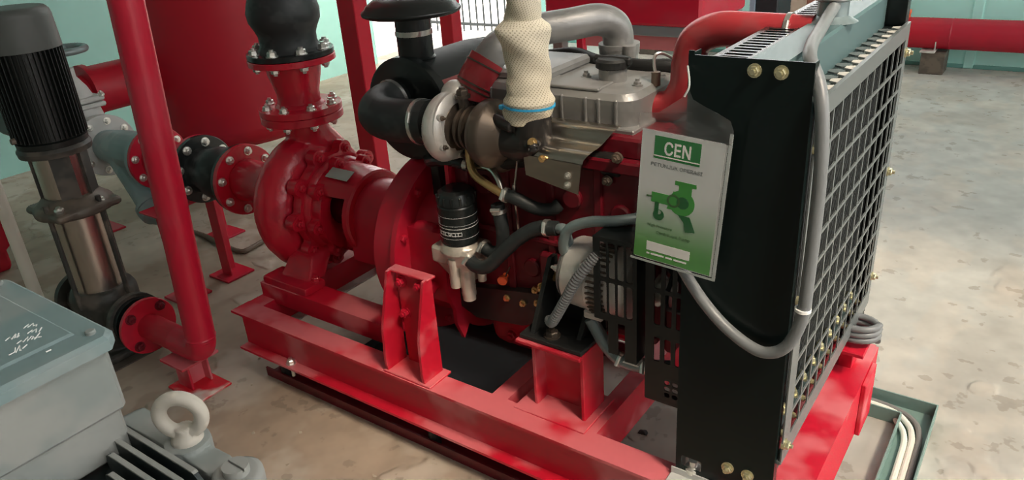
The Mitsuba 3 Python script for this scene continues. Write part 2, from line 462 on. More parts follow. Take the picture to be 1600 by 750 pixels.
part(b, cat(bolt((-1.86, 1.226, 0.128), (0, 0, 1), 0.012, 0.012), cyl((-1.86, 1.226, 0.08), (-1.86, 1.226, 0.13), 0.006, n=10)), 'm_zinc')

# engine mount: open bracket on the front beam
E_ = f'{F}__engine_bracket'
part(E_, box(-1.37, -1.25, 1.283, 1.291, 0.27, 0.57), 'm_red_frame')
side = Polygon([(1.29, 0.27), (1.215, 0.27), (1.210, 0.30), (1.215, 0.41), (1.258, 0.57), (1.29, 0.572)])
for x0, x1, s in ((-1.392, -1.384, 0.008), (-1.256, -1.248, 0.0)):
    m = extx(side, x0, x1)
    m.vertices[:, 0] += s * np.clip((m.vertices[:, 2] - 0.30) / 0.3, 0, 1)
    part(f'{E_}__side_plate', m, 'm_red_frame')
part(f'{E_}__top_plate', box(-1.39, -1.245, 1.270, 1.305, 0.564, 0.571), 'm_red_frame')
part(f'{E_}__foot_plate', box(-1.40, -1.225, 1.208, 1.30, 0.268, 0.276), 'm_red_frame')
for q in ((-1.352, 1.283, 0.537), (-1.287, 1.283, 0.538), (-1.352, 1.283, 0.438)):
    part(f'{E_}__bolt', bolt(q, (0, -1, 0), 0.012, 0.012), 'm_red')
part(f'{E_}__bolt', bolt((-1.27, 1.25, 0.276), (0, 0, 1), 0.011, 0.009), 'm_red')

# post under the alternator end
K = f'{F}__mounting_post'
part(K, cat(box(-0.945, -0.935, 1.30, 1.40, 0.268, 0.466), box(-0.805, -0.795, 1.30, 1.40, 0.268, 0.466), box(-0.94, -0.80, 1.345, 1.353, 0.268, 0.466)), 'm_red_frame')
part(f'{K}__top_plate', box(-0.975, -0.79, 1.275, 1.43, 0.464, 0.474), 'm_red_frame')
part(f'{K}__foot_plate', box(-0.985, -0.775, 1.26, 1.42, 0.268, 0.274), 'm_red_frame')

# ------------------------------------------------------------------ centrifugal pump
P = 'fire_pump'
thing(P, 'glossy red centrifugal fire pump with scalloped cover at the far end of the red frame', 'pump')
AX = V(0, 1.62, 0.53)
c0 = V(-2.075, 1.62, 0.512)
N = 26
pts, rs = [], []
for i in range(N + 1):
    a = math.radians(95 - 385 * i / N)       # spiral that opens towards the outlet at the top
    g = i / N
    rs.append(0.054 + 0.032 * g)
    R = 0.160 + 0.022 * g
    pts.append(c0 + R * V(0, math.cos(a), math.sin(a)))
ms = chain(pts, rs)
ms += chain([V(-2.09, 1.78, 0.56), V(-2.075, 1.70, 0.66), V(-2.07, 1.63, 0.76), V(-2.07, 1.62, 0.84)], [0.085, 0.085, 0.075, 0.078])
ms += [M3(lathe((-2.19, 1.62, 0.52), (1, 0, 0), [(0, 0.10), (0.03, 0.165), (0.09, 0.185), (0.155, 0.185)])), M3(lathe((-2.475, 1.62, 0.53), (1, 0, 0), [(0, 0.082), (0.10, 0.080), (0.22, 0.095), (0.30, 0.13)]))]
part(f'{P}__volute_casing', melt(ms, 0.014, 10), 'm_red_cast', sm=60)
part(f'{P}__foot', melt([hull([(-2.03 + dx, y, z) for dx, y, z in ((0.0, 1.375, 0.34), (0.0, 1.45, 0.34), (0.14, 1.375, 0.34), (0.14, 1.45, 0.34), (0.0, 1.44, 0.41), (0.10, 1.44, 0.41), (0.0, 1.53, 0.42), (0.11, 1.53, 0.42))]), box(-2.075, -1.86, 1.335, 1.42, 0.32, 0.346)], 0.014, 4), 'm_red_cast', sm=50)
part(f'{P}__foot', cat(hull([(-2.03, 1.82, 0.33), (-2.03, 1.90, 0.33), (-1.85, 1.82, 0.33), (-1.85, 1.90, 0.33), (-2.05, 1.72, 0.46), (-1.95, 1.72, 0.46)]), box(-2.05, -1.80, 1.82, 1.92, 0.32, 0.345)), 'm_red_cast')
part(f'{P}__foot_bolt', bolt((-1.88, 1.40, 0.345), (0, 0, 1), 0.013, 0.012), 'm_red_cast')


def scallop(c, R, r, lugs, rl, x0, x1, bore, ph):
    s = Point(c[0], c[1]).buffer(R, 32)
    for i in range(lugs):
        a = ph + 2 * math.pi * i / lugs
        s = s.union(Point(c[0] + r * math.cos(a), c[1] + r * math.sin(a)).buffer(rl, 10))
    s = s.buffer(0.014).buffer(-0.014).difference(Point(c[0], c[1]).buffer(bore, 24))
    return extx(s, x0, x1)


cv = (1.62, 0.53)
part(f'{P}__cover_flange', cat(scallop(cv, 0.178, 0.192, 10, 0.026, -1.985, -1.948, 0.05, 0.02), lathe((-1.95, *cv), (1, 0, 0), [(0, 0.168), (0.012, 0.166), (0.022, 0.155)], 48)), 'm_red_cast', sm=40)
for q in ring((-1.948, *cv), (1, 0, 0), 0.192, 10, 0.3):
    pass
for i in range(10):
    a = 0.02 + 2 * math.pi * i / 10
    part(f'{P}__cover_bolt', bolt((-1.948, cv[0] + 0.192 * math.cos(a), cv[1] + 0.192 * math.sin(a)), (1, 0, 0), 0.012, 0.012), 'm_red_cast')
part(f'{P}__bearing_bracket', cat(scallop(cv, 0.150, 0.160, 8, 0.022, -1.925, -1.895, 0.10, 0.15), scallop(cv, 0.15, 0.15, 1, 0.01, -1.945, -1.925, 0.10, 0)), 'm_red_cast', sm=40)
for i in range(8):
    a = 0.15 + 2 * math.pi * i / 8
    part(f'{P}__bracket_bolt', bolt((-1.895, cv[0] + 0.160 * math.cos(a), cv[1] + 0.160 * math.sin(a)), (1, 0, 0), 0.010, 0.010), 'm_red_cast')
# window bracket between cover and coupling: drum with openings in its sides
dr_ = lathe((-1.90, *cv), (1, 0, 0), [(0, 0.150), (0.05, 0.150), (0.128, 0.144), (0.135, 0.138), (0.135, 0.07), (0.13, 0.06)], 48)
dr_ = TM(M3(dr_) - M3(cyl((-1.91, *cv), (-1.785, *cv), 0.118, n=40)) - M3(box(-1.885, -1.79, 1.40, 1.56, 0.40, 0.615, 0)) - M3(box(-1.885, -1.79, 1.68, 1.84, 0.44, 0.60, 0)))
part(f'{P}__window_drum', dr_, 'm_red_cast', sm=35)
part(f'{P}__shaft', cyl((-1.92, *cv), (-1.62, *cv), 0.028, n=20), 'm_rust')
part(f'{P}__shaft_seal', lathe((-1.93, *cv), (1, 0, 0), [(0, 0.07), (0.05, 0.07), (0.06, 0.045), (0.10, 0.045)]), 'm_red_shaded')
np_ = box(-0.05, 0.05, -0.022, 0.022, 0, 0.002, 0.0005)
np_.apply_transform(frame((-1.855, 1.555, 0.672), (1, 0.02, -0.02), (0, 0.86, 0.42)))
part(f'{P}__nameplate', np_, 'm_tag')
flange(P, 'suction_flange', (-2.47, 1.62, 0.53), (-1, 0, 0), 0.137, 0.022, 0.0, 8, 'm_red_cast', heads=-1, ph=0.25, rb=0.112, bs=0.012)
flange(P, 'outlet_flange', (-2.07, 1.62, 0.82), (0, 0, 1), 0.137, 0.026, 0.0, 8, 'm_red_cast', heads=-1, rb=0.113, bs=0.012)

# ------------------------------------------------------------------ reducer and rubber joint above the pump
R_ = 'outlet_reducer'
thing(R_, 'red flanged conical pipe reducer bolted on top of the fire pump', 'pipe')
ZC = V(-2.07, 1.62, 0)
part(f'{R_}__body', lathe(ZC + V(0, 0, 0.86), (0, 0, 1), [(0, 0.092), (0.02, 0.072), (0.05, 0.070), (0.12, 0.088), (0.155, 0.090), (0.17, 0.10)], 40), 'm_red_cast')
flange(R_, 'lower_flange', ZC + V(0, 0, 0.847), (0, 0, 1), 0.137, 0.022, 0.0, 8, 'm_red_cast', heads=1, rb=0.113, bs=0.012)
flange(R_, 'upper_flange', ZC + V(0, 0, 1.012), (0, 0, 1), 0.142, 0.020, 0.0, 8, 'm_red_cast', heads=-1, rb=0.118, bs=0.012)
J = 'rubber_joint'
thing(J, 'black ribbed rubber expansion joint standing on the red reducer', 'pipe joint')
part(f'{J}__bellows', lathe(ZC + V(0, 0, 1.045), (0, 0, 1), [(0, 0.112), (0.012, 0.100), (0.03, 0.092), (0.055, 0.092), (0.075, 0.100), (0.10, 0.113), (0.13, 0.116), (0.16, 0.108), (0.175, 0.102), (0.19, 0.108), (0.215, 0.122), (0.245, 0.120), (0.28, 0.10), (0.31, 0.092), (0.33, 0.11)], 40), 'm_rubber', sm=50)
flange(J, 'lower_flange', ZC + V(0, 0, 1.033), (0, 0, 1), 0.140, 0.018, 0.0, 8, 'm_black', heads=1, rb=0.118, bs=0.014)
flange(J, 'upper_flange', ZC + V(0, 0, 1.375), (0, 0, 1), 0.140, 0.018, 0.0, 8, 'm_black', heads=2, rb=0.118, bs=0.014)
D = 'discharge_pipe'
thing(D, 'red discharge pipe rising above the black rubber joint', 'pipe')
part(f'{D}__pipe', cyl(ZC + V(0, 0, 1.40), (-2.07, 1.62, 3.52), 0.085), 'm_red')
part(f'{D}__flange', lathe(ZC + V(0, 0, 1.393), (0, 0, 1), [(0, 0.14), (0.02, 0.14)]), 'm_red')

# ------------------------------------------------------------------ suction line to the left
SY, SZ = 1.62, 0.53
G = 'suction_rubber_joint'
thing(G, 'black rubber expansion joint between red flanges left of the fire pump', 'pipe joint')
part(f'{G}__bellows', lathe((-2.50, SY, SZ), (-1, 0, 0), [(0, 0.09), (0.04, 0.082), (0.07, 0.09), (0.11, 0.105), (0.15, 0.105), (0.19, 0.09), (0.23, 0.085), (0.25, 0.10)], 40), 'm_rubber', sm=50)
flange(G, 'near_flange', (-2.492, SY, SZ), (-1, 0, 0), 0.135, 0.018, 0.0, 8, 'm_black', heads=1, ph=0.25, rb=0.112, bs=0.012)
flange(G, 'far_flange', (-2.743, SY, SZ), (-1, 0, 0), 0.138, 0.022, 0.0, 8, 'm_black', heads=-1, ph=0.25, rb=0.112, bs=0.013)
H = 'suction_spool'
thing(H, 'short red flanged pipe spool behind the slanting red riser pipe', 'pipe')
part(f'{H}__pipe', cyl((-2.76, SY, SZ), (-3.07, SY, SZ), 0.084), 'm_red')
flange(H, 'near_flange', (-2.765, SY, SZ), (-1, 0, 0), 0.137, 0.02, 0.0, 8, 'm_red', heads=1, ph=0.25, rb=0.112, bs=0.012)
flange(H, 'far_flange', (-3.067, SY, SZ), (-1, 0, 0), 0.134, 0.02, 0.0, 8, 'm_red', heads=-1, ph=0.25, rb=0.110, bs=0.012)
Y = 'strainer'
thing(Y, 'grey-green cast Y-strainer between a red and a pale grey flange', 'strainer')
ms = chain([V(-3.49, SY, SZ), V(-3.38, SY, SZ), V(-3.25, SY, SZ), V(-3.09, SY, SZ)], [0.072, 0.085, 0.095, 0.085])
ms += chain([V(-3.36, SY, SZ), V(-3.20, SY - 0.03, SZ - 0.13), V(-3.10, SY - 0.05, SZ - 0.22)], [0.082, 0.078, 0.074])
part(f'{Y}__body', melt(ms, 0.014, 8), 'm_strainer', sm=60)
dcap = unit(V(0.26, -0.05, -0.22))
part(f'{Y}__basket_cover', lathe(V(-3.12, SY - 0.047, SZ - 0.20), dcap, [(0, 0.088), (0.016, 0.088), (0.018, 0.084), (0.022, 0.084), (0.024, 0.088), (0.055, 0.080), (0.075, 0.05)], 32), 'm_strainer')
part(f'{Y}__drain_plug', bolt(V(-3.12, SY - 0.047, SZ - 0.20) + dcap * 0.072, dcap, 0.018, 0.014), 'm_strainer')
flange(Y, 'far_flange', (-3.49, SY, SZ), (-1, 0, 0), 0.140, 0.022, 0.0, 8, 'm_grey_flange', heads=-1, ph=0.25, rb=0.112, bs=0.012)
part(f'{Y}__near_flange', lathe((-3.088, SY, SZ), (-1, 0, 0), [(0, 0.134), (0.02, 0.134)]), 'm_strainer')
v = 'gate_valve'
thing(v, 'pale grey gate valve with handwheel half hidden behind the black pump motor', 'valve')
vc = V(-3.66, SY, 0)
part(f'{v}__body', melt([cyl((-3.52, SY, SZ), (-3.80, SY, SZ), 0.085), M3(lathe(vc + V(0, 0, SZ - 0.10), (0, 0, 1), [(0, 0.07), (0.06, 0.11), (0.20, 0.10), (0.27, 0.085)]))], 0.015, 6), 'm_grey_flange', sm=50)
part(f'{v}__bonnet', cat(box(-3.76, -3.56, SY - 0.085, SY + 0.085, 0.69, 0.712, 0.006), box(-3.76, -3.56, SY - 0.085, SY + 0.085, 0.717, 0.74, 0.006), lathe(vc + V(0, 0, 0.74), (0, 0, 1), [(0, 0.075), (0.04, 0.06), (0.09, 0.03), (0.13, 0.03)])), 'm_grey_flange')
for q in ((-3.75, 0.075), (-3.75, -0.075), (-3.57, 0.075), (-3.57, -0.075)):
    part(f'{v}__bonnet_bolt', bolt((q[0], SY + q[1], 0.74), (0, 0, 1), 0.011, 0.01), 'm_zinc')
part(f'{v}__stem', cyl(vc + V(0, 0, 0.85), vc + V(0, 0, 1.0), 0.013, n=14), 'm_zinc')
hw = [trimesh.creation.torus(0.10, 0.015, 40, 12)]
hw[0].apply_translation(vc + V(0, 0, 0.95))
for i in range(3):
    a = i * 2.094 + 0.4
    hw.append(cyl(vc + V(0, 0, 0.95), vc + V(0.1 * math.cos(a), 0.1 * math.sin(a), 0.95), 0.009, n=10))
part(f'{v}__handwheel', cat(hw), 'm_bluegrey', sm=40)
flange(v, 'near_flange', (-3.514, SY, SZ), (-1, 0, 0), 0.138, 0.02, 0.0, 8, 'm_grey_flange', heads=1, ph=0.25, rb=0.112)
flange(v, 'far_flange', (-3.80, SY, SZ), (-1, 0, 0), 0.138, 0.02, 0.0, 8, 'm_grey_flange', heads=-1, ph=0.25, rb=0.112)
h = 'tank_outlet_pipe'
thing(h, 'wide faded red pipe leaving the tank behind the grey handwheel', 'pipe')
part(f'{h}__pipe', cat(cyl((-3.95, 1.83, 0.69), (-3.95, 2.2, 0.69), 0.118), tube([(-3.95, 1.85, 0.69), (-3.94, 1.70, 0.68), (-3.90, 1.63, 0.60), (-3.85, 1.62, 0.53), (-3.82, 1.62, 0.53)], 0.085)), 'm_red_tank')
part(f'{h}__flange', lathe((-3.95, 1.80, 0.69), (0, 1, 0), [(0, 0.132), (0.03, 0.132)]), 'm_red_tank')
part(f'{h}__pipe_stand', cat(cyl((-3.9, 1.66, 0.0), (-3.9, 1.66, 0.56), 0.03), box(-3.98, -3.82, 1.58, 1.74, 0, 0.01)), 'm_red_tank')

t = 'pressure_tank'
thing(t, 'big dark red upright cylindrical tank behind the red riser pipe', 'tank')
tc = V(-3.93, 2.62, 0)
part(f'{t}__shell', lathe(tc + V(0, 0, 0.30), (0, 0, 1), [(-0.10, 0.10), (-0.075, 0.25), (-0.03, 0.40), (0.02, 0.465), (0.08, 0.48), (2.2, 0.48), (2.3, 0.44), (2.38, 0.25), (2.40, 0.0)], 64), 'm_red_tank', sm=50)
for i in range(3):
    a = math.radians(-55 + 120 * i)
    q = tc + 0.40 * V(math.cos(a), math.sin(a), 0)
    part(f'{t}__leg', cat(box(q[0] - 0.04, q[0] + 0.04, q[1] - 0.04, q[1] + 0.04, 0, 0.36), box(q[0] - 0.08, q[0] + 0.08, q[1] - 0.08, q[1] + 0.08, 0, 0.012)), 'm_red_tank')


def stand(key, x, y, w, z1, lab):
    thing(key, lab, 'pipe support')
    part(f'{key}__post', cat(box(x - w, x + w, y - 0.004, y + 0.004, 0.008, z1), box(x - w, x - w + 0.008, y - 0.004, y + 0.06, 0.008, z1)), 'm_red')
    part(f'{key}__saddle', box(x - 0.07, x + 0.07, y - 0.05, y + 0.07, z1 - 0.008, z1), 'm_red')
    part(f'{key}__foot_plate', box(x - 0.07, x + 0.07, y - 0.05, y + 0.09, 0, 0.01), 'm_red')


stand('pipe_support', -2.84, 1.66, 0.032, 0.455, 'thin red angle-iron post under the black suction joint')
stand('pipe_support_001', -2.84, 1.44, 0.045, 0.40, 'red flat post standing directly behind the slanting riser pipe')
part('pipe_support_001__arm', box(-2.885, -2.795, 1.44, 1.66, 0.392, 0.40), 'm_red')
stand('pipe_support_002', -3.25, 1.92, 0.04, 0.42, 'dim red post behind the thin post under the black suction joint')
whole('floor_cord', tube([(-3.45, 1.86, 0.012), (-3.30, 1.86, 0.012), (-3.17, 1.84, 0.012), (-3.05, 1.83, 0.012), (-2.97, 1.84, 0.012), (-2.97, 1.92, 0.012), (-3.0, 2.05, 0.012)], 0.012, 10), 'm_cord', 'brown cord curving over the floor near the thin red posts', 'cord')

# ------------------------------------------------------------------ diesel engine
E = 'diesel_engine'
thing(E, 'red four-cylinder diesel engine with shade-darkened block and wrapped exhaust between pump and radiator', 'engine')
EC = (1.62, 0.514)
part(f'{E}__coupling_guard', extx(unary_union([Point(*cv).buffer(0.118, 24), sbox(1.502, 0.40, 1.738, 0.53)]), -1.79, -1.52), 'm_red', sm=35)
part(f'{E}__bell_housing', lathe((-1.53, *EC), (1, 0, 0), [(0, 0.262), (0.006, 0.270), (0.085, 0.276), (0.088, 0.288), (0.105, 0.288), (0.107, 0.272)], 72), 'm_red', sm=35)
for q in ring((-1.425, *EC), (1, 0, 0), 0.262, 12, 0.15):
    part(f'{E}__bell_bolt', bolt(q, (1, 0, 0), 0.011, 0.011), 'm_red')
part(f'{E}__flywheel_housing', melt([lathe((-1.44, *EC), (1, 0, 0), [(0, 0.225), (0.05, 0.222), (0.155, 0.205)], 48), box(-1.44, -1.28, 1.40, 1.84, 0.42, 0.64), cyl((-1.40, 1.38, 0.47), (-1.33, 1.38, 0.47), 0.022), cyl((-1.40, 1.42, 0.635), (-1.33, 1.42, 0.635), 0.02)], 0.016, 5), 'm_red', sm=50)
part(f'{E}__rear_plate', extx(unary_union([Point(*EC).buffer(0.245, 32), Polygon([(1.40, 0.55), (1.40, 0.36), (1.425, 0.30), (1.47, 0.36), (1.60, 0.30), (1.78, 0.36), (1.84, 0.30), (1.84, 0.55)]), sbox(1.43, 0.5, 1.81, 0.86)]), -1.285, -1.272), 'm_red')
# cylinder block with ribs, core plugs and bosses
ms = [box(-1.275, -0.665, 1.452, 1.80, 0.46, 0.915, 0.008)]
for i in range(5):
    x = -1.235 + 0.135 * i
    ms.append(box(x - 0.012, x + 0.012, 1.444, 1.46, 0.50, 0.90, 0.004))
ms.append(box(-1.27, -0.67, 1.440, 1.46, 0.66, 0.675, 0.004)); ms.append(box(-1.27, -0.67, 1.436, 1.46, 0.885, 0.915, 0.004))
ms.append(box(-1.27, -0.67, 1.436, 1.81, 0.46, 0.482, 0.004))
for x, z in ((-1.17, 0.79), (-0.90, 0.80), (-0.77, 0.78), (-1.03, 0.58), (-0.90, 0.60)):
    ms.append(cyl((x, 1.46, z), (x, 1.440, z), 0.026, n=20, ch=0.004))
ms.append(box(-1.0, -0.93, 1.43, 1.46, 0.55, 0.64, 0.01))
part(f'{E}__block', cat(ms), 'm_red_shaded')
part(f'{E}__cylinder_head', box(-1.285, -0.72, 1.465, 1.80, 0.912, 0.962, 0.006), 'm_red_shaded')
# valve cover
ms = [box(-1.29, -0.76, 1.492, 1.80, 0.955, 0.972, 0.003)]
ft = sbox(-1.285, 1.502, -0.768, 1.792).buffer(-0.05).buffer(0.05, 8)
lo, hi = extz(ft, 0.972, 1.03), None
ms.append(hull(np.vstack([np.c_[np.array(ft.exterior.coords), np.full(len(ft.exterior.coords), 0.972)], np.c_[np.array(ft.exterior.coords), np.full(len(ft.exterior.coords), 1.032)], np.c_[np.array(ft.buffer(-0.012).exterior.coords), np.full(len(ft.buffer(-0.012).exterior.coords), 1.046)], np.c_[np.array(ft.buffer(-0.03).exterior.coords), np.full(len(ft.buffer(-0.03).exterior.coords), 1.050)]])))
for x in (-1.20, -1.165, -1.075, -1.04, -0.985, -0.955, -0.89, -0.855, -0.81):
    ms.append(box(x - 0.004, x + 0.004, 1.4985, 1.52, 0.972, 1.036, 0.002))
ms.append(box(-1.04, -0.86, 1.512, 1.60, 1.047, 1.055, 0.003))
ms.append(box(-1.28, -1.02, 1.53, 1.76, 1.047, 1.075, 0.012))
part(f'{E}__valve_cover', cat(ms), 'm_alu', sm=35)
fc = V(-0.878, 1.615, 0)
part(f'{E}__oil_filler_neck', cyl(fc + V(0, 0, 1.04), fc + V(0, 0, 1.082), 0.034, n=28), 'm_alu')
k = f'{E}__oil_filler_cap'
part(k, cat(lathe(fc + V(0, 0, 1.080), (0, 0, 1), [(0, 0.036), (0.003, 0.041), (0.018, 0.041), (0.024, 0.035), (0.026, 0.0)], 32), box(fc[0] - 0.05, fc[0] + 0.05, fc[1] - 0.009, fc[1] + 0.009, 1.088, 1.108, 0.005)), 'm_black_matte')
for x, y in ((-0.955, 1.62), (-0.80, 1.59), (-1.15, 1.62)):
    part(f'{E}__cover_bolt', bolt((x, y, 1.050), (0, 0, 1), 0.009, 0.007), 'm_alu')
part(f'{E}__vent_nipple', cyl((-0.777, 1.64, 1.04), (-0.777, 1.64, 1.072), 0.011, n=16), 'm_rust')
part(f'{E}__vent_pipe', tube([(-0.777, 1.64, 1.06), (-0.785, 1.645, 1.10), (-0.775, 1.66, 1.112), (-0.755, 1.70, 1.09)], 0.004, 8), 'm_zinc')
# intake manifold on the far side
ms = [box(-1.20, -0.69, 1.83, 1.93, 0.95, 1.03, 0.02), lathe((-0.975, 1.83, 1.02), (0, 0, 1), [(0, 0.070), (0.03, 0.050), (0.045, 0.05), (0.047, 0.054), (0.06, 0.054)], 32)]
for x in (-1.135, -0.80):
    ms.append(cyl((x, 1.85, 1.02), (x, 1.85, 1.066), 0.013, n=16))
ms.append(cyl((-0.93, 1.80, 1.035), (-0.93, 1.80, 1.085), 0.018, n=16))
part(f'{E}__intake_manifold', cat(ms), 'm_alu', sm=40)
part(f'{E}__charge_pipe', tube([(-1.190, 1.520, 1.088), (-1.165, 1.562, 1.128), (-1.12, 1.635, 1.15), (-1.05, 1.71, 1.158), (-1.005, 1.775, 1.16), (-0.978, 1.815, 1.135), (-0.975, 1.83, 1.075)], 0.041, 24), 'm_alu', sm=60)
part(f'{E}__charge_flange', cat(lathe((-0.975, 1.83, 1.08), (0, 0, 1), [(0, 0.055), (0.012, 0.055)], 32), cyl((-0.93, 1.80, 1.078), (-0.93, 1.80, 1.093), 0.018, n=16)), 'm_alu')
hs = [(-1.212, 1.480, 1.005), (-1.205, 1.495, 1.05), (-1.185, 1.525, 1.098)]
part(f'{E}__charge_hose', tube(hs, 0.0455, 24), 'm_red_hose', sm=60)
hd = unit(V(0.016, 0.025, 0.045))
for q in ((-1.2085, 1.4875, 1.028), (-1.2065, 1.491, 1.040), (-1.191, 1.517, 1.084)):
    part(f'{E}__charge_hose__clamp', band(q, hd, 0.0465, 0.004), 'm_rust')
part(f'{E}__wiring_loom', tube([(-1.20, 1.78, 1.05), (-1.10, 1.80, 1.062), (-1.00, 1.765, 1.055), (-0.86, 1.735, 1.06), (-0.78, 1.75, 1.06), (-0.71, 1.78, 1.02)], 0.017, 12), 'm_black_matte', sm=60)
# turbocharger
TC = f'{E}__turbocharger'
tx, ty, tz = -1.225, 1.42, 0.950
ms = [lathe((-1.290, ty, tz), (1, 0, 0), [(0, 0.048), (0.02, 0.050), (0.026, 0.072), (0.040, 0.085), (0.068, 0.086), (0.076, 0.078), (0.082, 0.06)], 48)]
part(TC, cat(ms, chain_mesh([V(-1.242, ty, tz) + 0.060 * V(0, math.cos(a), math.sin(a)) for a in np.linspace(-1.2, 4.2, 22)] + [V(-1.238, 1.45, 1.022)], list(np.linspace(0.018, 0.036, 22)) + [0.038])), 'm_cast_alu', sm=45, label='silver compressor housing')
for q in ring((-1.216, ty, tz), (1, 0, 0), 0.074, 6, 0.5):
    part(f'{TC}__clamp_boss', melt([cyl(q - V(0.02, 0, 0), q + V(0.006, 0, 0), 0.010, n=12)], 0.006, 2), 'm_cast_alu', sm=50)
    part(f'{TC}__housing_bolt', bolt(q + V(0.006, 0, 0), (1, 0, 0), 0.006, 0.006, washer=False), 'm_rust')
part(f'{TC}__core', lathe((-1.215, ty, tz), (1, 0, 0), [(0, 0.066), (0.008, 0.060), (0.012, 0.040), (0.024, 0.040), (0.026, 0.054), (0.033, 0.054), (0.035, 0.040), (0.043, 0.040), (0.045, 0.056), (0.053, 0.056), (0.055, 0.038), (0.085, 0.045)], 40), 'm_rust')
part(f'{TC}__oil_inlet', cat(cyl((tx + 0.035, ty, tz + 0.03), (tx + 0.035, ty, tz + 0.085), 0.012, n=16), bolt((tx + 0.035, ty, tz + 0.08), (0, 0, 1), 0.014, 0.014)), 'm_rust')
part(f'{TC}__turbine_housing', melt([lathe((-1.150, ty, 0.945), (1, 0, 0), [(0, 0.048), (0.012, 0.072), (0.03, 0.084), (0.055, 0.084), (0.08, 0.062), (0.10, 0.048)], 40)] + chain([V(-1.11, ty, 0.945) + 0.052 * V(0, math.cos(a), math.sin(a)) for a in np.linspace(0.5, 5.5, 16)] + [V(-1.11, 1.46, 0.87)], list(np.linspace(0.024, 0.038, 16)) + [0.04]), 0.008, 6), 'm_rust', sm=50)
part(f'{TC}__exhaust_elbow', melt(chain([V(-1.07, 1.42, 0.945), V(-1.02, 1.42, 0.935), V(-0.99, 1.42, 0.945), V(-0.985, 1.42, 0.995)], [0.050, 0.049, 0.049, 0.045]) + [cyl((-1.08, 1.40, 0.99), (-1.01, 1.375, 0.985), 0.016), cyl((-0.965, 1.385, 0.945), (-0.945, 1.36, 0.945), 0.012)], 0.008, 5), 'm_turbine_black', sm=50)
part(f'{TC}__elbow_bolt', bolt((-0.957, 1.374, 0.955), (0.35, -0.8, 0.15), 0.008, 0.007), 'm_brass')
part(f'{TC}__elbow_bolt', bolt((-0.94, 1.385, 0.915), (0.6, -0.8, 0.0), 0.006, 0.006), 'm_brass')
part(f'{E}__exhaust_manifold', melt(chain([V(-1.20, 1.45, 0.87), V(-1.10, 1.45, 0.87), V(-0.98, 1.462, 0.895), V(-0.82, 1.462, 0.90)], [0.03, 0.028, 0.024, 0.024]) + [box(x - 0.03, x + 0.03, 1.445, 1.49, 0.87, 0.925, 0.008) for x in (-1.2, -1.06, -0.93, -0.80)], 0.01, 4), 'm_turbine_black', sm=50)
# wrapped exhaust pipe
zs = np.linspace(0.982, 1.5, 400)
rr = np.interp(zs, [0.982, 0.990, 1.0, 1.02, 1.026, 1.04, 1.06, 1.085, 1.10, 1.115, 1.14, 1.16, 1.185, 1.198, 1.206, 1.214, 1.222, 1.5], [0.03, 0.047, 0.051, 0.058, 0.0565, 0.060, 0.051, 0.0505, 0.047, 0.0465, 0.050, 0.0535, 0.0585, 0.0605, 0.059, 0.048, 0.0385, 0.0375])
nz = 240
zf = np.concatenate([np.linspace(0.982, 1.30, nz), np.linspace(1.32, 3.52, 60)])
rf = np.interp(zf, zs, rr)
nt = 96
th = np.linspace(0, 2 * np.pi, nt + 1)
ctr = V(-0.992, 1.42, 0)
vv, uu = [], []
for z, r in zip(zf, rf):
    fold = 0.0025 * np.sin(2 * th + (z - 1.0) * 60) + 0.002 * np.abs(np.sin(0.5 * th + (z - 1) * 45)) + 0.0012 * np.sin(3 * th + 90 * z)
    q = r + fold * (r > 0.035)
    dx = 0.004 * math.sin(z * 30)
    vv.append(np.c_[ctr[0] + dx + q * np.cos(th), ctr[1] + q * np.sin(th), np.full(nt + 1, z)])
    tilt = 14 * (z - 1.0) if z < 1.215 else -10 * (z - 1.1)
    uu.append(np.c_[th * 38 + (z - 1) * 2 * np.pi / 0.0085 * 0.25 * (1 if z < 1.21 else -2), np.full(nt + 1, z * 2 * np.pi / 0.0082) + 6 * np.sin(th) * (1 if z < 1.21 else 2)])
vv, uu = np.vstack(vv), np.vstack(uu)
ff = []
w_ = nt + 1
for i in range(len(zf) - 1):
    for j in range(nt):
        ff += [[i * w_ + j, i * w_ + j + 1, (i + 1) * w_ + j + 1], [i * w_ + j, (i + 1) * w_ + j + 1, (i + 1) * w_ + j]]
X = f'{E}__exhaust_wrap'
scene[X] = mikit.ply((vv, ff), 'm_wrap', smooth=True, uv=uu)
labels[X] = {'label': 'cream woven heat wrap round the exhaust pipe'}
part(f'{X}__cable_tie', cat(lathe((ctr[0], ctr[1], 1.026), (0.02, 0.05, 1), [(0, 0.056), (0, 0.0615), (0.005, 0.0615), (0.005, 0.056)], 40, caps=False), box(ctr[0] - 0.060, ctr[0] - 0.046, ctr[1] - 0.040, ctr[1] - 0.028, 1.021, 1.032)), 'm_blue')
# polished heat shield
zz = np.linspace(0, 1, 26)
prof = [(1.480 - 0.090 * t - 0.006 * math.sin(t * 9.4), 0.985 - 0.066 * t + 0.006 * math.sin(t * 9.4)) for t in zz]
prof += [(1.388, 0.910), (1.386, 0.895)]
sh = Polygon(prof + [(y + 0.0015, z - 0.0015) for y, z in prof[::-1]])
sm_ = extx(sh, -0.985, -0.785)
sm_.vertices[:, 0] -= np.where(sm_.vertices[:, 0] > -0.9, 0.055, 0.0) * np.clip((0.985 - sm_.vertices[:, 2]) / 0.07, 0, 1)
part(f'{E}__heat_shield', sm_, 'm_steel_shield', sm=40)
part(f'{E}__heat_shield__front_plate', exty(Polygon([(-0.992, 0.918), (-0.835, 0.915), (-0.845, 0.842), (-0.988, 0.868)]), 1.384, 1.3855), 'm_steel_shield')
for q in ((-0.87, 1.384, 0.885), (-0.872, 1.384, 0.862)):
    part(f'{E}__heat_shield__bolt', bolt(q, (0, -1, 0), 0.006, 0.004), 'm_zinc')
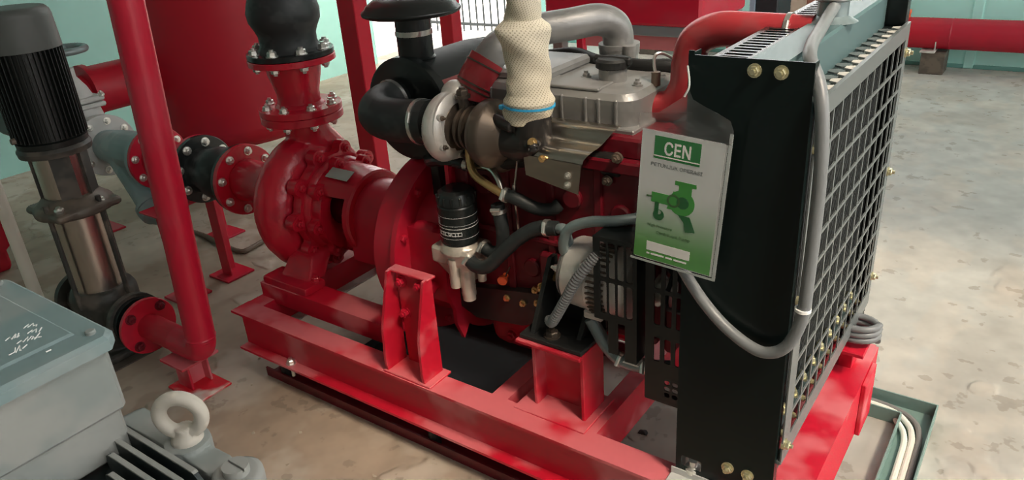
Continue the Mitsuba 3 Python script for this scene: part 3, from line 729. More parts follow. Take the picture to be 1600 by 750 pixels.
for q in ((-0.772, 1.436, 0.925), (-0.80, 1.44, 0.865)):
    part(f'{E}__block_bolt', bolt(q, (0, -1, 0), 0.009, 0.008), 'm_rust')
# oil filter and cooler housing
O = f'{E}__oil_filter'
oc = V(-1.228, 1.40, 0)
part(O, lathe(oc + V(0, 0, 0.640), (0, 0, 1), [(0, 0.046), (0.003, 0.0515), (0.012, 0.0525), (0.105, 0.0525), (0.109, 0.050), (0.112, 0.0525), (0.125, 0.052), (0.142, 0.046), (0.149, 0.036), (0.150, 0.0)], 56), 'm_black', sm=25, label='black oil filter canister with silver print')
part(f'{O}__end_ribs', cat([box(-0.0035, 0.0035, 0.044, 0.0535, 0.754, 0.776, 0.001).apply_transform(trimesh.transformations.rotation_matrix(a, [0, 0, 1])).apply_translation(oc) for a in np.linspace(0, 2 * np.pi, 14, endpoint=False)]), 'm_black')
for z, w in ((0.722, 0.001), (0.699, 0.001), (0.690, 0.0022), (0.662, 0.001)):
    part(f'{O}__print_line', lathe(oc + V(0, 0, z), (0, 0, 1), [(0, 0.0525), (0, 0.0529), (w, 0.0529), (w, 0.0525)], 56, caps=False), 'm_silver_text')


for i_, (w_i, g_i) in enumerate(((0.005, 0), (0.006, 0), (0.004, 0), (0.006, 0), (0.003, 1), (0.006, 0), (0.005, 0), (0.006, 0))):
    a_i = -0.42 + 0.155 * i_ + 0.05 * (i_ > 4)
    c_i = oc + 0.0528 * V(math.sin(a_i), -math.cos(a_i), 0) + V(0, 0, 0.677)
    gl = sbox(-w_i, -0.0055, w_i, 0.0055).difference(sbox(-w_i + 0.0018, -0.0035 + 0.003 * g_i, w_i - 0.0018, 0.0035))
    part(f'{O}__worn_print', ext(gl, 0.0005, c_i, (math.cos(a_i), math.sin(a_i), 0), (0, 0, 1)), 'm_silver_text', sm=False)
for i_ in range(5):
    c_i = oc + 0.0528 * V(math.sin(-0.55), -math.cos(-0.55), 0) + V(0, 0, 0.7005 + 0.004 * i_)
    part(f'{O}__worn_print', ext(sbox(-0.007, 0, 0.007, 0.0016), 0.0005, c_i, (math.cos(-0.55), math.sin(-0.55), 0), (0, 0, 1)), 'm_silver_text', sm=False)
C_ = f'{E}__oil_cooler'
part(C_, melt([box(-1.300, -1.165, 1.352, 1.46, 0.575, 0.628, 0.008), lathe(oc + V(0, 0, 0.615), (0, 0, 1), [(0, 0.06), (0.012, 0.056), (0.024, 0.05)], 32), hull([(-1.29, 1.36, 0.58), (-1.18, 1.36, 0.58), (-1.29, 1.46, 0.58), (-1.18, 1.46, 0.58), (-1.25, 1.38, 0.52), (-1.195, 1.38, 0.52), (-1.25, 1.46, 0.52), (-1.195, 1.46, 0.52)]), cyl((-1.195, 1.375, 0.60), (-1.195, 1.375, 0.490), 0.020, n=20), cyl((-1.165, 1.40, 0.60), (-1.165, 1.40, 0.53), 0.012, n=16), cyl((-1.225, 1.36, 0.60), (-1.225, 1.36, 0.515), 0.016, n=16)], 0.009, 2), 'm_warm_alu', sm=45)
part(f'{C_}__drain_cap', cyl((-1.195, 1.375, 0.492), (-1.195, 1.375, 0.478), 0.018, n=20), 'm_warm_alu')
part(f'{E}__sender_plug', cat(lathe((-1.115, 1.44, 0.540), (0.25, -0.95, -0.1), [(0, 0.008), (0.02, 0.008), (0.021, 0.0135), (0.030, 0.0135)], 20)), 'm_orange')
part(f'{E}__sender_plug__wire', tube([(-1.098, 1.418, 0.552), (-1.088, 1.412, 0.568), (-1.080, 1.415, 0.585)], 0.002, 8), 'm_rust')
# hoses and pipes on the near side
def hose(key, pts, r, m, clamps=(), parent=E, lab=None, n=16):
    k = part(f'{parent}__{key}', tube(pts, r, n), m, sm=60, label=lab)
    sp = spline(pts, 8)
    for f in clamps:
        i = int(f * (len(sp) - 2))
        d = sp[i + 1] - sp[i]
        part(f'{k}__clamp', cat(band(sp[i], d, r + 0.001), band_screw(sp[i], unit(d), r, V(0.1, -0.8, 0.4))), 'm_zinc')
    return k


hose('coolant_hose', [(-1.185, 1.372, 0.605), (-1.15, 1.362, 0.595), (-1.11, 1.36, 0.605), (-1.065, 1.365, 0.65), (-1.015, 1.375, 0.70), (-0.965, 1.385, 0.732), (-0.91, 1.39, 0.742)], 0.0185, 'm_rubber', (0.06, 0.94))
hose('coolant_hose', [(-1.155, 1.40, 0.635), (-1.12, 1.40, 0.625), (-1.09, 1.40, 0.645), (-1.083, 1.40, 0.69), (-1.087, 1.40, 0.73), (-1.093, 1.40, 0.768)], 0.0175, 'm_rubber', (0.05, 0.93))
hose('coolant_hose', [(-1.065, 1.395, 0.80), (-1.03, 1.40, 0.792), (-0.985, 1.415, 0.770), (-0.95, 1.43, 0.768), (-0.935, 1.445, 0.78)], 0.0165, 'm_rubber', (0.06,))
part(f'{E}__oil_drain_pipe', tube([(-1.185, 1.42, 0.90), (-1.178, 1.41, 0.865), (-1.158, 1.40, 0.835), (-1.11, 1.395, 0.815), (-1.068, 1.395, 0.80)], 0.0105, 14), 'm_brass', sm=60)
part(f'{E}__water_pipe', tube([(-1.215, 1.43, 0.845), (-1.18, 1.425, 0.845), (-1.125, 1.42, 0.85), (-1.092, 1.41, 0.83), (-1.075, 1.40, 0.80)], 0.008, 12), 'm_steel', sm=60)
part(f'{E}__water_pipe__clamp', band((-1.205, 1.4285, 0.845), (1, 0, 0), 0.014, 0.012), 'm_zinc')
part(f'{E}__water_pipe__hose_end', cyl((-1.25, 1.435, 0.845), (-1.20, 1.428, 0.845), 0.0145, n=16), 'm_rubber')
part(f'{E}__dipstick', cat(cyl((-1.033, 1.415, 0.885), (-1.043, 1.41, 0.82), 0.0025, n=8), cyl((-1.043, 1.41, 0.825), (-1.045, 1.41, 0.80), 0.006, n=10), cyl((-1.045, 1.41, 0.80), (-1.06, 1.44, 0.66), 0.004, n=8)), 'm_steel')
# dark side plate, sump, mount
part(f'{E}__side_cover', hull([(x, y, z) for y in (1.425, 1.452) for x, z in ((-1.27, 0.475), (-1.0, 0.52), (-0.97, 0.50), (-0.98, 0.44), (-1.06, 0.405), (-1.22, 0.385), (-1.275, 0.41))]), 'm_turbine_black')
for x, z in ((-1.105, 0.480), (-1.052, 0.478), (-1.005, 0.492), (-1.01, 0.53)):
    part(f'{E}__side_cover__bolt', bolt((x, 1.428, z), (0, -1, 0), 0.010, 0.008, washer=False), 'm_brass')
part(f'{E}__sump', melt([box(-1.26, -0.72, 1.50, 1.76, 0.38, 0.465, 0.03), box(-1.25, -1.04, 1.495, 1.74, 0.245, 0.42, 0.04)], 0.02, 6), 'm_red', sm=50)
part(f'{E}__sump__drain_plug', bolt((-1.15, 1.497, 0.31), (0, -1, 0), 0.014, 0.012), 'm_red')
MB = f'{E}__mount_bracket'
part(MB, cat(box(-0.968, -0.79, 1.285, 1.42, 0.475, 0.487), box(-0.968, -0.79, 1.408, 1.45, 0.487, 0.60), ext(Polygon([(1.30, 0.487), (1.42, 0.487), (1.42, 0.655), (1.395, 0.655)]), 0.012, (-0.945, 0, 0), (0, 1, 0), (0, 0, 1)), ext(Polygon([(1.33, 0.487), (1.42, 0.487), (1.42, 0.62)]), 0.012, (-0.83, 0, 0), (0, 1, 0), (0, 0, 1))), 'm_black_matte')
part(f'{MB}__bolt', bolt((-0.890, 1.315, 0.487), (0, 0, 1), 0.015, 0.012), 'm_rust')
part(f'{MB}__bolt', bolt((-0.925, 1.405, 0.60), (0, -1, 0), 0.010, 0.008), 'm_brass')
part(f'{MB}__bolt', bolt((-0.99, 1.43, 0.54), (0, -1, 0), 0.010, 0.008), 'm_brass')
# timing cover, crank pulley, fan
part(f'{E}__timing_cover', cat(box(-0.668, -0.640, 1.47, 1.78, 0.42, 0.92, 0.012), lathe((-0.645, 1.62, 0.53), (1, 0, 0), [(0, 0.06), (0.02, 0.06)])), 'm_red_shaded')
part(f'{E}__crank_pulley', lathe((-0.63, 1.62, 0.53), (1, 0, 0), [(0, 0.05), (0, 0.085), (0.006, 0.085), (0.015, 0.075), (0.024, 0.085), (0.030, 0.085), (0.03, 0.03)], 40), 'm_black_matte')
fan = [lathe((-0.635, 1.62, 0.79), (1, 0, 0), [(0, 0.06), (0.045, 0.06), (0.05, 0.02)], 32)]
for i in range(7):
    b_ = box(-0.003, 0.003, -0.045, 0.045, 0.05, 0.255, 0.002)
    b_.apply_transform(trimesh.transformations.rotation_matrix(0.6, [0, 0, 1]))
    b_.apply_transform(trimesh.transformations.rotation_matrix(i * 2 * math.pi / 7 + 0.2, [1, 0, 0]))
    b_.apply_translation((-0.605, 1.62, 0.79))
    fan.append(b_)
part(f'{E}__fan', cat(fan), 'm_black_matte')
belt = [V(-0.615, 1.62 + 0.075 * math.cos(a), 0.53 + 0.075 * math.sin(a)) for a in np.linspace(math.radians(250), math.radians(360), 8)] + [V(-0.615, 1.62 + 0.06 * math.cos(a), 0.79 + 0.06 * math.sin(a)) for a in np.linspace(0, math.radians(140), 8)] + [V(-0.615, 1.40 + 0.035 * math.cos(a), 0.635 + 0.035 * math.sin(a)) for a in np.linspace(math.radians(140), math.radians(250), 7)]
part(f'{E}__drive_belt', tube(belt + belt[:1], 0.006, 6, smooth=False), 'm_rubber')
# alternator
A = f'{E}__alternator'
ac = V(0, 1.40, 0.638)
part(A, lathe(ac + V(-0.875, 0, 0), (1, 0, 0), [(0, 0.045), (0.002, 0.074), (0.012, 0.084), (0.075, 0.088), (0.078, 0.091), (0.088, 0.091), (0.091, 0.087), (0.165, 0.087), (0.177, 0.078), (0.185, 0.04)], 48), 'm_cast_alu', sm=30, label='silver alternator')
part(f'{A}__end_cover', lathe(ac + V(-0.885, 0, 0), (1, 0, 0), [(0, 0.055), (0.004, 0.072), (0.014, 0.080)], 40), 'm_alu')
for q in ring(ac + V(-0.886, 0, 0), (-1, 0, 0), 0.060, 4, 0.4):
    part(f'{A}__bolt', bolt(q, (-1, 0, 0), 0.007, 0.007), 'm_zinc')
for q in ring(ac + V(-0.79, 0, 0), (1, 0, 0), 0.094, 4, 0.9):
    part(f'{A}__lug', box(q[0] - 0.02, q[0] + 0.03, q[1] - 0.011, q[1] + 0.011, q[2] - 0.011, q[2] + 0.011, 0.004), 'm_cast_alu')
part(f'{A}__stator', cat([box(-0.79, -0.745, -0.0025, 0.0025, 0.084, 0.094, 0.0008).apply_transform(trimesh.transformations.rotation_matrix(a, [1, 0, 0])).apply_translation((0, 1.40, 0.638)) for a in np.linspace(0, 2 * np.pi, 40, endpoint=False)]), 'm_rust')
part(f'{A}__pulley', lathe(ac + V(-0.70, 0, 0), (1, 0, 0), [(0, 0.02), (0.05, 0.02), (0.05, 0.038), (0.058, 0.038), (0.066, 0.028), (0.074, 0.038), (0.082, 0.038), (0.084, 0.015)], 32), 'm_zinc')
cp = spline([(-0.895, 1.315, 0.530), (-0.872, 1.295, 0.545), (-0.835, 1.29, 0.61), (-0.795, 1.29, 0.685), (-0.755, 1.31, 0.745)], 20)
part(f'{A}__cable_conduit', tube(cp, [0.0115 if i % 2 else 0.0135 for i in range(len(cp))], 12, smooth=False), 'm_grey_hose', sm=30)
part(f'{A}__adjusting_arm', hull([(-0.70, 1.36, 0.745), (-0.70, 1.38, 0.725), (-0.69, 1.36, 0.745), (-0.69, 1.38, 0.725), (-0.70, 1.50, 0.83), (-0.70, 1.52, 0.81), (-0.69, 1.50, 0.83), (-0.69, 1.52, 0.81)]), 'm_black')
part(f'{E}__heater_pipe', tube([(-0.905, 1.39, 0.742), (-0.888, 1.385, 0.745), (-0.87, 1.375, 0.715), (-0.872, 1.36, 0.70), (-0.868, 1.35, 0.735), (-0.848, 1.35, 0.772), (-0.80, 1.355, 0.795), (-0.74, 1.365, 0.805), (-0.69, 1.40, 0.81)], 0.0125, 14), 'm_bluegrey', sm=60)
hose('lower_water_pipe', [(-0.80, 1.35, 0.545), (-0.785, 1.35, 0.52), (-0.755, 1.345, 0.485), (-0.715, 1.34, 0.462), (-0.665, 1.345, 0.458), (-0.60, 1.38, 0.455)], 0.0165, 'm_bluegrey', (0.62, 0.85))
# slotted belt guard and fan guard


def slotted(x0, x1, z0, z1, slots):
    p = sbox(x0, z0, x1, z1)
    return p.difference(unary_union([sbox(a, c, b_, d).buffer(-0.0045).buffer(0.0045, 6) for a, b_, c, d in slots]))


gx = [-0.746 + 0.0215 * i for i in range(4)]
pg = slotted(-0.762, -0.655, 0.585, 0.792, [(x, x + 0.0165, 0.695, 0.782) for x in gx] + [(x, x + 0.0165, 0.603, 0.685) for x in gx])
pg = pg.union(sbox(-0.727, 0.500, -0.702, 0.59)).union(sbox(-0.684, 0.490, -0.655, 0.59))
part(f'{E}__belt_guard', exty(pg, 1.302, 1.305), 'm_black')
part(f'{E}__belt_guard__top_strip', box(-0.762, -0.655, 1.302, 1.42, 0.789, 0.792), 'm_black')
part(f'{E}__belt_guard__edge', box(-0.658, -0.655, 1.302, 1.36, 0.49, 0.792), 'm_black')
part(f'{E}__belt_guard__tab', box(-0.69, -0.65, 1.30, 1.33, 0.485, 0.489), 'm_bare')
sl = [(-0.622 + 0.026 * i, -0.606 + 0.026 * i, 0.505, 0.568) for i in range(4)]
sl += [(-0.622 + 0.026 * i, -0.606 + 0.026 * i, 0.60, 0.68) for i in range(4)] + [(-0.622 + 0.026 * i, -0.606 + 0.026 * i, 0.69, 0.77) for i in range(4)]
sl += [(-0.594 + 0.019 * i, -0.580 + 0.019 * i, 0.415 + 0.0165 * j, 0.427 + 0.0165 * j) for i in range(3) for j in range(3)]
part(f'{E}__fan_guard', exty(slotted(-0.642, -0.532, 0.395, 0.80, sl), 1.318, 1.321), 'm_black')
part(f'{E}__fan_guard__rim', cat(box(-0.642, -0.639, 1.318, 1.36, 0.395, 0.80), box(-0.642, -0.532, 1.318, 1.36, 0.395, 0.398)), 'm_black')

# ------------------------------------------------------------------ air cleaner
Q = 'air_cleaner'
thing(Q, 'black drum air cleaner with mushroom rain cap and fat rubber elbow left of the exhaust', 'air filter')
qx, qz = -1.50, 0.93
part(Q + '__canister', lathe((qx, 1.56, qz), (0, 1, 0), [(0, 0.138), (0.30, 0.138), (0.38, 0.130), (0.42, 0.10), (0.44, 0.05)], 56), 'm_black_matte', sm=35)
part(Q + '__end_cover', lathe((qx, 1.535, qz), (0, 1, 0), [(0, 0.06), (0.002, 0.135), (0.006, 0.148), (0.030, 0.150), (0.034, 0.140)], 56), 'm_black')
part(Q + '__outlet', lathe((-1.525, 1.48, 0.962), (0, 1, 0), [(0, 0.052), (0.06, 0.052)], 32), 'm_black')
hose('outlet_elbow', [(-1.525, 1.520, 0.962), (-1.525, 1.475, 0.957), (-1.505, 1.435, 0.949), (-1.46, 1.417, 0.943), (-1.39, 1.416, 0.945), (-1.30, 1.42, 0.951)], 0.058, 'm_rubber', (0.03, 0.97), Q, n=32)
part(Q + '__inlet_neck', cat(cyl((qx, 1.605, 1.04), (qx, 1.605, 1.20), 0.050, n=36), lathe((qx, 1.605, 1.042), (0, 0, 1), [(0, 0.053), (0.02, 0.053), (0.025, 0.056), (0.03, 0.05)], 36)), 'm_black')
part(Q + '__neck_clamp', lathe((qx, 1.605, 1.130), (0, 0, 1), [(0, 0.050), (0.0, 0.0525), (0.014, 0.0525), (0.014, 0.050)], 36, caps=False), 'm_steel')
part(Q + '__rain_cap', lathe((qx, 1.605, 1.186), (0, 0, 1), [(0, 0.05), (0.003, 0.112), (0.0, 0.128), (0.004, 0.137), (0.010, 0.139), (0.014, 0.137), (0.018, 0.130), (0.028, 0.124), (0.046, 0.100), (0.056, 0.06), (0.060, 0.0)], 64), 'm_black', sm=50)
a0, a1, ys = math.radians(12), math.radians(38), np.linspace(1.575, 1.80, 2)
an = np.linspace(a0, a1, 9)
st = Polygon([(0.1392 * math.cos(a), 0.1392 * math.sin(a)) for a in an] + [(0.1400 * math.cos(a), 0.1400 * math.sin(a)) for a in an[::-1]])
part(Q + '__sticker', ext(st, 0.235, (qx, 1.81, qz), (1, 0, 0), (0, 0, 1)), 'm_sticker')
for i_ in range(17):
    if i_ in (5, 11): continue
    y_ = 1.60 + 0.011 * i_
    part(Q + '__sticker__faint_print', ext(sbox(0, 0, 0.008, 0.007), 0.0005, (qx + 0.1402 * math.cos(0.45), y_, qz + 0.1402 * math.sin(0.45)), (0, 1, 0), (-math.sin(0.45), 0, math.cos(0.45))), 'm_red_tank', sm=False)
part(Q + '__bracket', cat(tube([(-1.46, 1.56, 0.79), (-1.40, 1.50, 0.80), (-1.33, 1.45, 0.83), (-1.24, 1.44, 0.845)], 0.014, 10), box(-1.40, -1.37, 1.5, 1.6, 0.70, 0.80)), 'm_black')

# ------------------------------------------------------------------ radiator
R = 'radiator'
thing(R, 'tall black engine radiator with wire grille at the right end of the red frame', 'radiator')
pp = sbox(-0.531, 0.262, -0.318, 1.209).difference(sbox(-0.518, 0.300, -0.472, 0.330).buffer(-0.004).buffer(0.004))
part(f'{R}__side_panel', cat(exty(pp, 1.249, 1.252), box(-0.321, -0.318, 1.249, 1.272, 0.262, 1.209), box(-0.531, -0.528, 1.249, 1.30, 0.262, 1.209), box(-0.531, -0.52, 1.249, 1.252, 1.209, 1.216, 0.0005)), 'm_black_teal', label='black side panel with a faint green reflection tinted into its colour')
part(f'{R}__side_panel', exty(sbox(-0.531, 0.262, -0.318, 1.209), 2.03, 2.033), 'm_black')
part(f'{R}__side_panel', cat(box(-0.321, -0.318, 2.0, 2.033, 0.262, 1.209)), 'm_black')
for q in ((-0.414, 1.249, 1.190), (-0.370, 1.249, 1.190)):
    part(f'{R}__panel_bolt', bolt(q, (0, -1, 0), 0.0085, 0.006), 'm_brass_zinc')
for q in ((-0.413, 1.249, 0.344), (-0.370, 1.249, 0.343)):
    part(f'{R}__panel_bolt', bolt(q, (0, -1, 0), 0.0095, 0.008), 'm_brass_zinc')
part(f'{R}__foot_bracket', cat(box(-0.540, -0.440, 1.212, 1.248, 0.270, 0.276, 0.002), box(-0.540, -0.440, 1.245, 1.2488, 0.27, 0.292, 0.001)), 'm_grey_flange')
part(f'{R}__foot_bracket__bolt', cat(lathe((-0.495, 1.262, 0.286), (0, 0, 1), [(0, 0.018), (0.012, 0.018), (0.016, 0.010), (0.03, 0.010)], 20)), 'm_zinc')
# grille sheet
NY, NZ = 11, 11
g = sbox(1.262, 0.395, 2.015, 1.142)
cy, cz = (2.015 - 1.262 - 0.075) / NY, (1.142 - 0.395 - 0.07) / NZ
holes = [sbox(1.305 + i * cy + 0.0035, 0.432 + j * cz + 0.0035, 1.305 + (i + 1) * cy - 0.0035, 0.432 + (j + 1) * cz - 0.0035) for i in range(NY) for j in range(NZ)]
part(f'{R}__grille', extx(g.difference(unary_union(holes)), -0.312, -0.309), 'm_grille', label='grey square-mesh grille')
part(f'{R}__grille__edge', box(-0.318, -0.309, 1.262, 2.015, 1.139, 1.142), 'm_grille')
part(f'{R}__grille__edge', box(-0.325, -0.309, 1.262, 2.015, 0.385, 0.396), 'm_grille')
for q in ((-0.309, 1.272, 1.061), (-0.309, 1.268, 0.773), (-0.309, 1.272, 0.435), (-0.309, 2.0, 1.073), (-0.309, 2.003, 0.774), (-0.309, 2.0, 0.476)):
    part(f'{R}__grille__bolt', bolt(q, (1, 0, 0), 0.0085, 0.008), 'm_brass_zinc')
# core with flat upright tubes, bottom tank bolts
ms = [box(-0.43, -0.362, 1.275, 2.02, 0.44, 1.12, 0)]
for i in range(74):
    y = 1.285 + i * 0.00985
    ms.append(box(-0.362, -0.352, y, y + 0.004, 0.445, 1.115, 0))
part(f'{R}__core', cat(ms), 'm_core', sm=False)
part(f'{R}__bottom_tank', box(-0.44, -0.33, 1.262, 2.025, 0.37, 0.445, 0.006), 'm_black')
for i in range(10):
    part(f'{R}__tank_bolt', bolt((-0.341, 1.29 + 0.0695 * i, 0.445), (0, 0, 1), 0.008, 0.012), 'm_brass_zinc')
    part(f'{R}__tank_bolt', bolt((-0.33, 1.32 + 0.0695 * i, 0.42), (1, 0, 0), 0.006, 0.006), 'm_brass_zinc')
# header tank, perforated top strip, filler
part(f'{R}__header_tank', box(-0.440, -0.366, 1.268, 2.02, 1.115, 1.201, 0.005), 'm_header')
part(f'{R}__top_strip', box(-0.366, -0.312, 1.268, 2.02, 1.122, 1.128, 0.001), 'm_black')
hx = Polygon([(0.017 * math.cos(a), 0.017 * math.sin(a)) for a in np.arange(6) * math.pi / 3 + math.pi / 6])
for i in range(14):
    m = extz(hx, 0, 0.004); m.apply_translation((-0.328, 1.30 + 0.053 * i, 1.128))
    part(f'{R}__top_strip__hexagon', m, 'm_bare', sm=False)
for i in range(13):
    m = extz(hx, 0, 0.002); m.apply_translation((-0.352, 1.326 + 0.053 * i, 1.128))
    part(f'{R}__top_strip__hexagon', m, 'm_grille', sm=False)  # darker second row stands for the reflection of the pale hexagons
part(f'{R}__rear_guard', ext(slotted(1.268, 2.02, 0.0, 0.075, [(1.29 + 0.024 * i, 1.304 + 0.024 * i, 0.012, 0.063) for i in range(29)]), 0.003, (-0.44, 0, 1.19), (0, 1, 0), (-1, 0, 0)), 'm_black')
fn = V(-0.400, 1.66, 0)
part(f'{R}__filler_neck', lathe(fn + V(0, 0, 1.20), (0, 0, 1), [(0, 0.05), (0.012, 0.030), (0.04, 0.030), (0.045, 0.036)], 32), 'm_bluegrey')
part(f'{R}__filler_cap', cat(lathe(fn + V(0, 0, 1.240), (0, 0, 1), [(0, 0.030), (0.006, 0.043), (0.018, 0.043), (0.024, 0.036), (0.030, 0.02), (0.031, 0)], 32), box(fn[0] - 0.058, fn[0] + 0.058, fn[1] - 0.014, fn[1] + 0.014, 1.243, 1.258, 0.004)), 'm_zinc', sm=30)
part(f'{R}__filler_cap__label', cyl(fn + V(0, 0, 1.270), fn + V(0, 0, 1.2725), 0.022, n=24), 'm_brass_zinc')
k = part(f'{R}__overflow_hose', tube([(-0.392, 1.640, 1.234), (-0.386, 1.58, 1.228), (-0.372, 1.47, 1.219), (-0.356, 1.36, 1.214), (-0.338, 1.29, 1.205), (-0.314, 1.262, 1.175), (-0.298, 1.240, 1.13), (-0.289, 1.230, 1.05), (-0.287, 1.228, 0.96), (-0.288, 1.226, 0.84), (-0.291, 1.224, 0.76), (-0.313, 1.223, 0.695), (-0.355, 1.223, 0.670), (-0.415, 1.228, 0.690), (-0.470, 1.235, 0.730), (-0.517, 1.2365, 0.788), (-0.55, 1.242, 0.84), (-0.58, 1.29, 0.88)], 0.0115, 14), 'm_grey_hose', sm=60, label='grey overflow hose hanging in a loop')
part(f'{k}__cable_tie', band((-0.2905, 1.2245, 0.78), (0, 0, 1), 0.0125, 0.006), 'm_white')
k = hose('top_hose', [(-0.775, 1.64, 0.985), (-0.73, 1.64, 1.0), (-0.702, 1.64, 1.045), (-0.697, 1.64, 1.10), (-0.68, 1.64, 1.150), (-0.63, 1.64, 1.176), (-0.56, 1.64, 1.178), (-0.48, 1.645, 1.176), (-0.43, 1.645, 1.176)], 0.038, 'm_red_hose', (0.90,), R, 'red silicone top hose', 24)

# instruction sheet in a clear sleeve, hung from the radiator panel
S = 'instruction_sleeve'
thing(S, 'clear plastic sleeve with a green and white pump instruction sheet hung on the black panel', 'document sleeve')
TL, TR, BR, BL = V(-0.607, 1.212, 1.081), V(-0.452, 1.214, 1.070), V(-0.461, 1.215, 0.804), V(-0.617, 1.213, 0.820)
u_, v_ = unit(TR - TL), unit(TL - BL)
v_ = unit(v_ - u_ * (v_ @ u_)); n_ = np.cross(u_, v_)
Wd, Ht = np.linalg.norm(TR - TL), np.linalg.norm(TL - BL)
O_ = BL.copy()
loc = lambda p, off, d=0.0006: ext(p, d, O_ + n_ * off, u_, v_)
part(f'{S}__sheet', loc(sbox(0, 0, Wd, Ht), 0), 'm_paper', sm=False, label='printed sheet fading from white to green')
part(f'{S}__sheet__banner', loc(sbox(0.026, Ht - 0.052, 0.114, Ht - 0.009), 0.0007), 'm_green', sm=False)
part(f'{S}__sheet__banner_line', loc(sbox(0.026, Ht - 0.0475, 0.114, Ht - 0.0455), 0.0014), 'm_white', sm=False)


def sheet_text(txt, h, x, y, m, bold=False, w=None, key='lettering', off=0.0008):
    t_ = meshkit.text_mesh(txt, h, 0.0004, bold)
    if w: t_.vertices[:, 0] *= w / t_.bounds[1][0]
    t_.apply_transform(frame(O_ + u_ * x + v_ * y + n_ * off, u_, v_))
    part(f'{S}__sheet__{key}', t_, m, sm=False)


sheet_text('CEN', 0.0235, 0.044, Ht - 0.0415, 'm_white', True, 0.052, off=0.0014)
sheet_text('PETUNJUK OPERASI', 0.0068, 0.021, Ht - 0.0675, 'm_textgrey', False, 0.100)
sheet_text('High Pressure', 0.0055, 0.024, 0.071, 'm_textgreen', False, 0.05)
sheet_text('Centrifugal Pump', 0.0055, 0.043, 0.058, 'm_textgreen', False, 0.068)
for x0_, x1_ in ((0.027, 0.033), (0.036, 0.063), (0.0665, 0.080), (0.0835, 0.109)):
    part(f'{S}__sheet__faint_line', loc(sbox(x0_, 0.0105, x1_, 0.0140), 0.0008), 'm_white', sm=False)
part(f'{S}__sheet__blank_box', loc(sbox(0.026, 0.019, 0.114, 0.038), 0.0007), 'm_white', sm=False)
pump = unary_union([sbox(0.028, 0.122, 0.085, 0.142), Polygon([(0.060, 0.115), (0.10, 0.115), (0.112, 0.135), (0.105, 0.150), (0.07, 0.152)]), sbox(0.080, 0.150, 0.105, 0.168), sbox(0.072, 0.166, 0.113, 0.174), Point(0.088, 0.132).buffer(0.025)])
part(f'{S}__sheet__pump_print', loc(pump, 0.0007), 'm_green_mid', sm=False)
part(f'{S}__sheet__pump_print', loc(unary_union([Polygon([(0.083, 0.108), (0.106, 0.108), (0.119, 0.080), (0.100, 0.076), (0.095, 0.095)]), Point(0.045, 0.098).buffer(0.011).difference(Point(0.045, 0.104).buffer(0.005)), sbox(0.036, 0.10, 0.044, 0.124), Point(0.09, 0.133).buffer(0.012)]), 0.0011), 'm_green_dark', sm=False)
part(f'{S}__sheet__pump_print', loc(unary_union([Point(0.072, 0.133).buffer(0.013).difference(Point(0.072, 0.133).buffer(0.009)), sbox(0.018, 0.131, 0.030, 0.134)]), 0.0012), 'm_textgreen', sm=False)
part(f'{S}__back_sheet', loc(sbox(0.002, -0.002, Wd + 0.004, Ht - 0.002), -0.0012), 'm_white', sm=False)
hd_ = [(-0.006, -0.008), (Wd + 0.012, -0.008), (Wd + 0.012, Ht + 0.025), (Wd + 0.004, Ht + 0.042), (Wd - 0.02, Ht + 0.054), (Wd - 0.065, Ht + 0.068), (0.078, Ht + 0.088), (0.068, Ht + 0.066), (0.03, Ht + 0.035), (-0.006, Ht + 0.028)]
nx, ny_ = 20, 30


def sheet_grid(poly, off, amp):
    m = loc(Polygon(poly), off, 0.0002).subdivide_to_size(0.02)
    q = m.vertices - O_
    a_, b_ = q @ u_, q @ v_
    m.vertices = m.vertices + n_ * (amp * (np.sin(a_ * 60 + b_ * 40) + np.sin(b_ * 75 - a_ * 30)) * np.clip((b_ - 0.26) / 0.05, 0, 1))[:, None]
    # one sheet only
    keep = np.einsum('ij,j->i', m.face_normals, n_) > 0.2
    m.update_faces(keep); m.remove_unreferenced_vertices()
    return m


part(f'{S}__front_film', sheet_grid([(-0.006, -0.008), (Wd + 0.012, -0.008), (Wd + 0.012, Ht), (-0.006, Ht)], 0.003, 0.002), 'm_clear_film', sm=60)
part(f'{S}__sleeve_head', sheet_grid([(-0.006, Ht), (Wd + 0.012, Ht)] + hd_[2:], 0.003, 0.002), 'm_pouch', sm=60)
part(f'{S}__welded_edge', loc(unary_union([sbox(Wd + 0.006, -0.006, Wd + 0.0125, Ht + 0.02), sbox(-0.006, -0.008, Wd + 0.0125, -0.0035)]), 0.0016), 'm_film_edge', sm=False)
part(f'{S}__hanging_strip', tube([O_ + u_ * 0.074 + v_ * (Ht + 0.070) + n_ * 0.003, O_ + u_ * 0.079 + v_ * (Ht + 0.09) - n_ * 0.002, V(-0.530, 1.2445, 1.19)], 0.0018, 6), 'm_film_edge')

# ------------------------------------------------------------------ riser pipe and its support
N_ = 'riser_pipe'
thing(N_, 'slanting bright red riser pipe with elbow and flange in front of the tank', 'pipe')
rp = V(-2.12, 1.09, 0.168)
up = unit(V(0.042, 0.030, 1.0))
part(f'{N_}__pipe', cyl(rp + V(0, 0, 0.05), rp + V(0, 0, 0.05) + up * 3.28, 0.0465, n=36), 'm_red')
part(f'{N_}__weld_bead', lathe(rp + V(0, 0, 0.06), up, [(-0.006, 0.045), (0, 0.0495), (0.006, 0.045)], 36), 'm_red')
el = [rp + V(-0.075, 0, 0), rp + V(-0.05, 0, 0.002), rp + V(-0.022, 0, 0.012), rp + V(-0.006, 0, 0.032), rp + V(0, 0, 0.056)]
part(f'{N_}__elbow', tube([(-2.27, 1.09, 0.168), (-2.20, 1.09, 0.168), *el[1:]], 0.046, 32), 'm_red', sm=60)
part(f'{N_}__inlet_pipe', cyl((-2.45, 1.09, 0.168), (-2.19, 1.09, 0.168), 0.0445, n=36), 'm_red_tank')
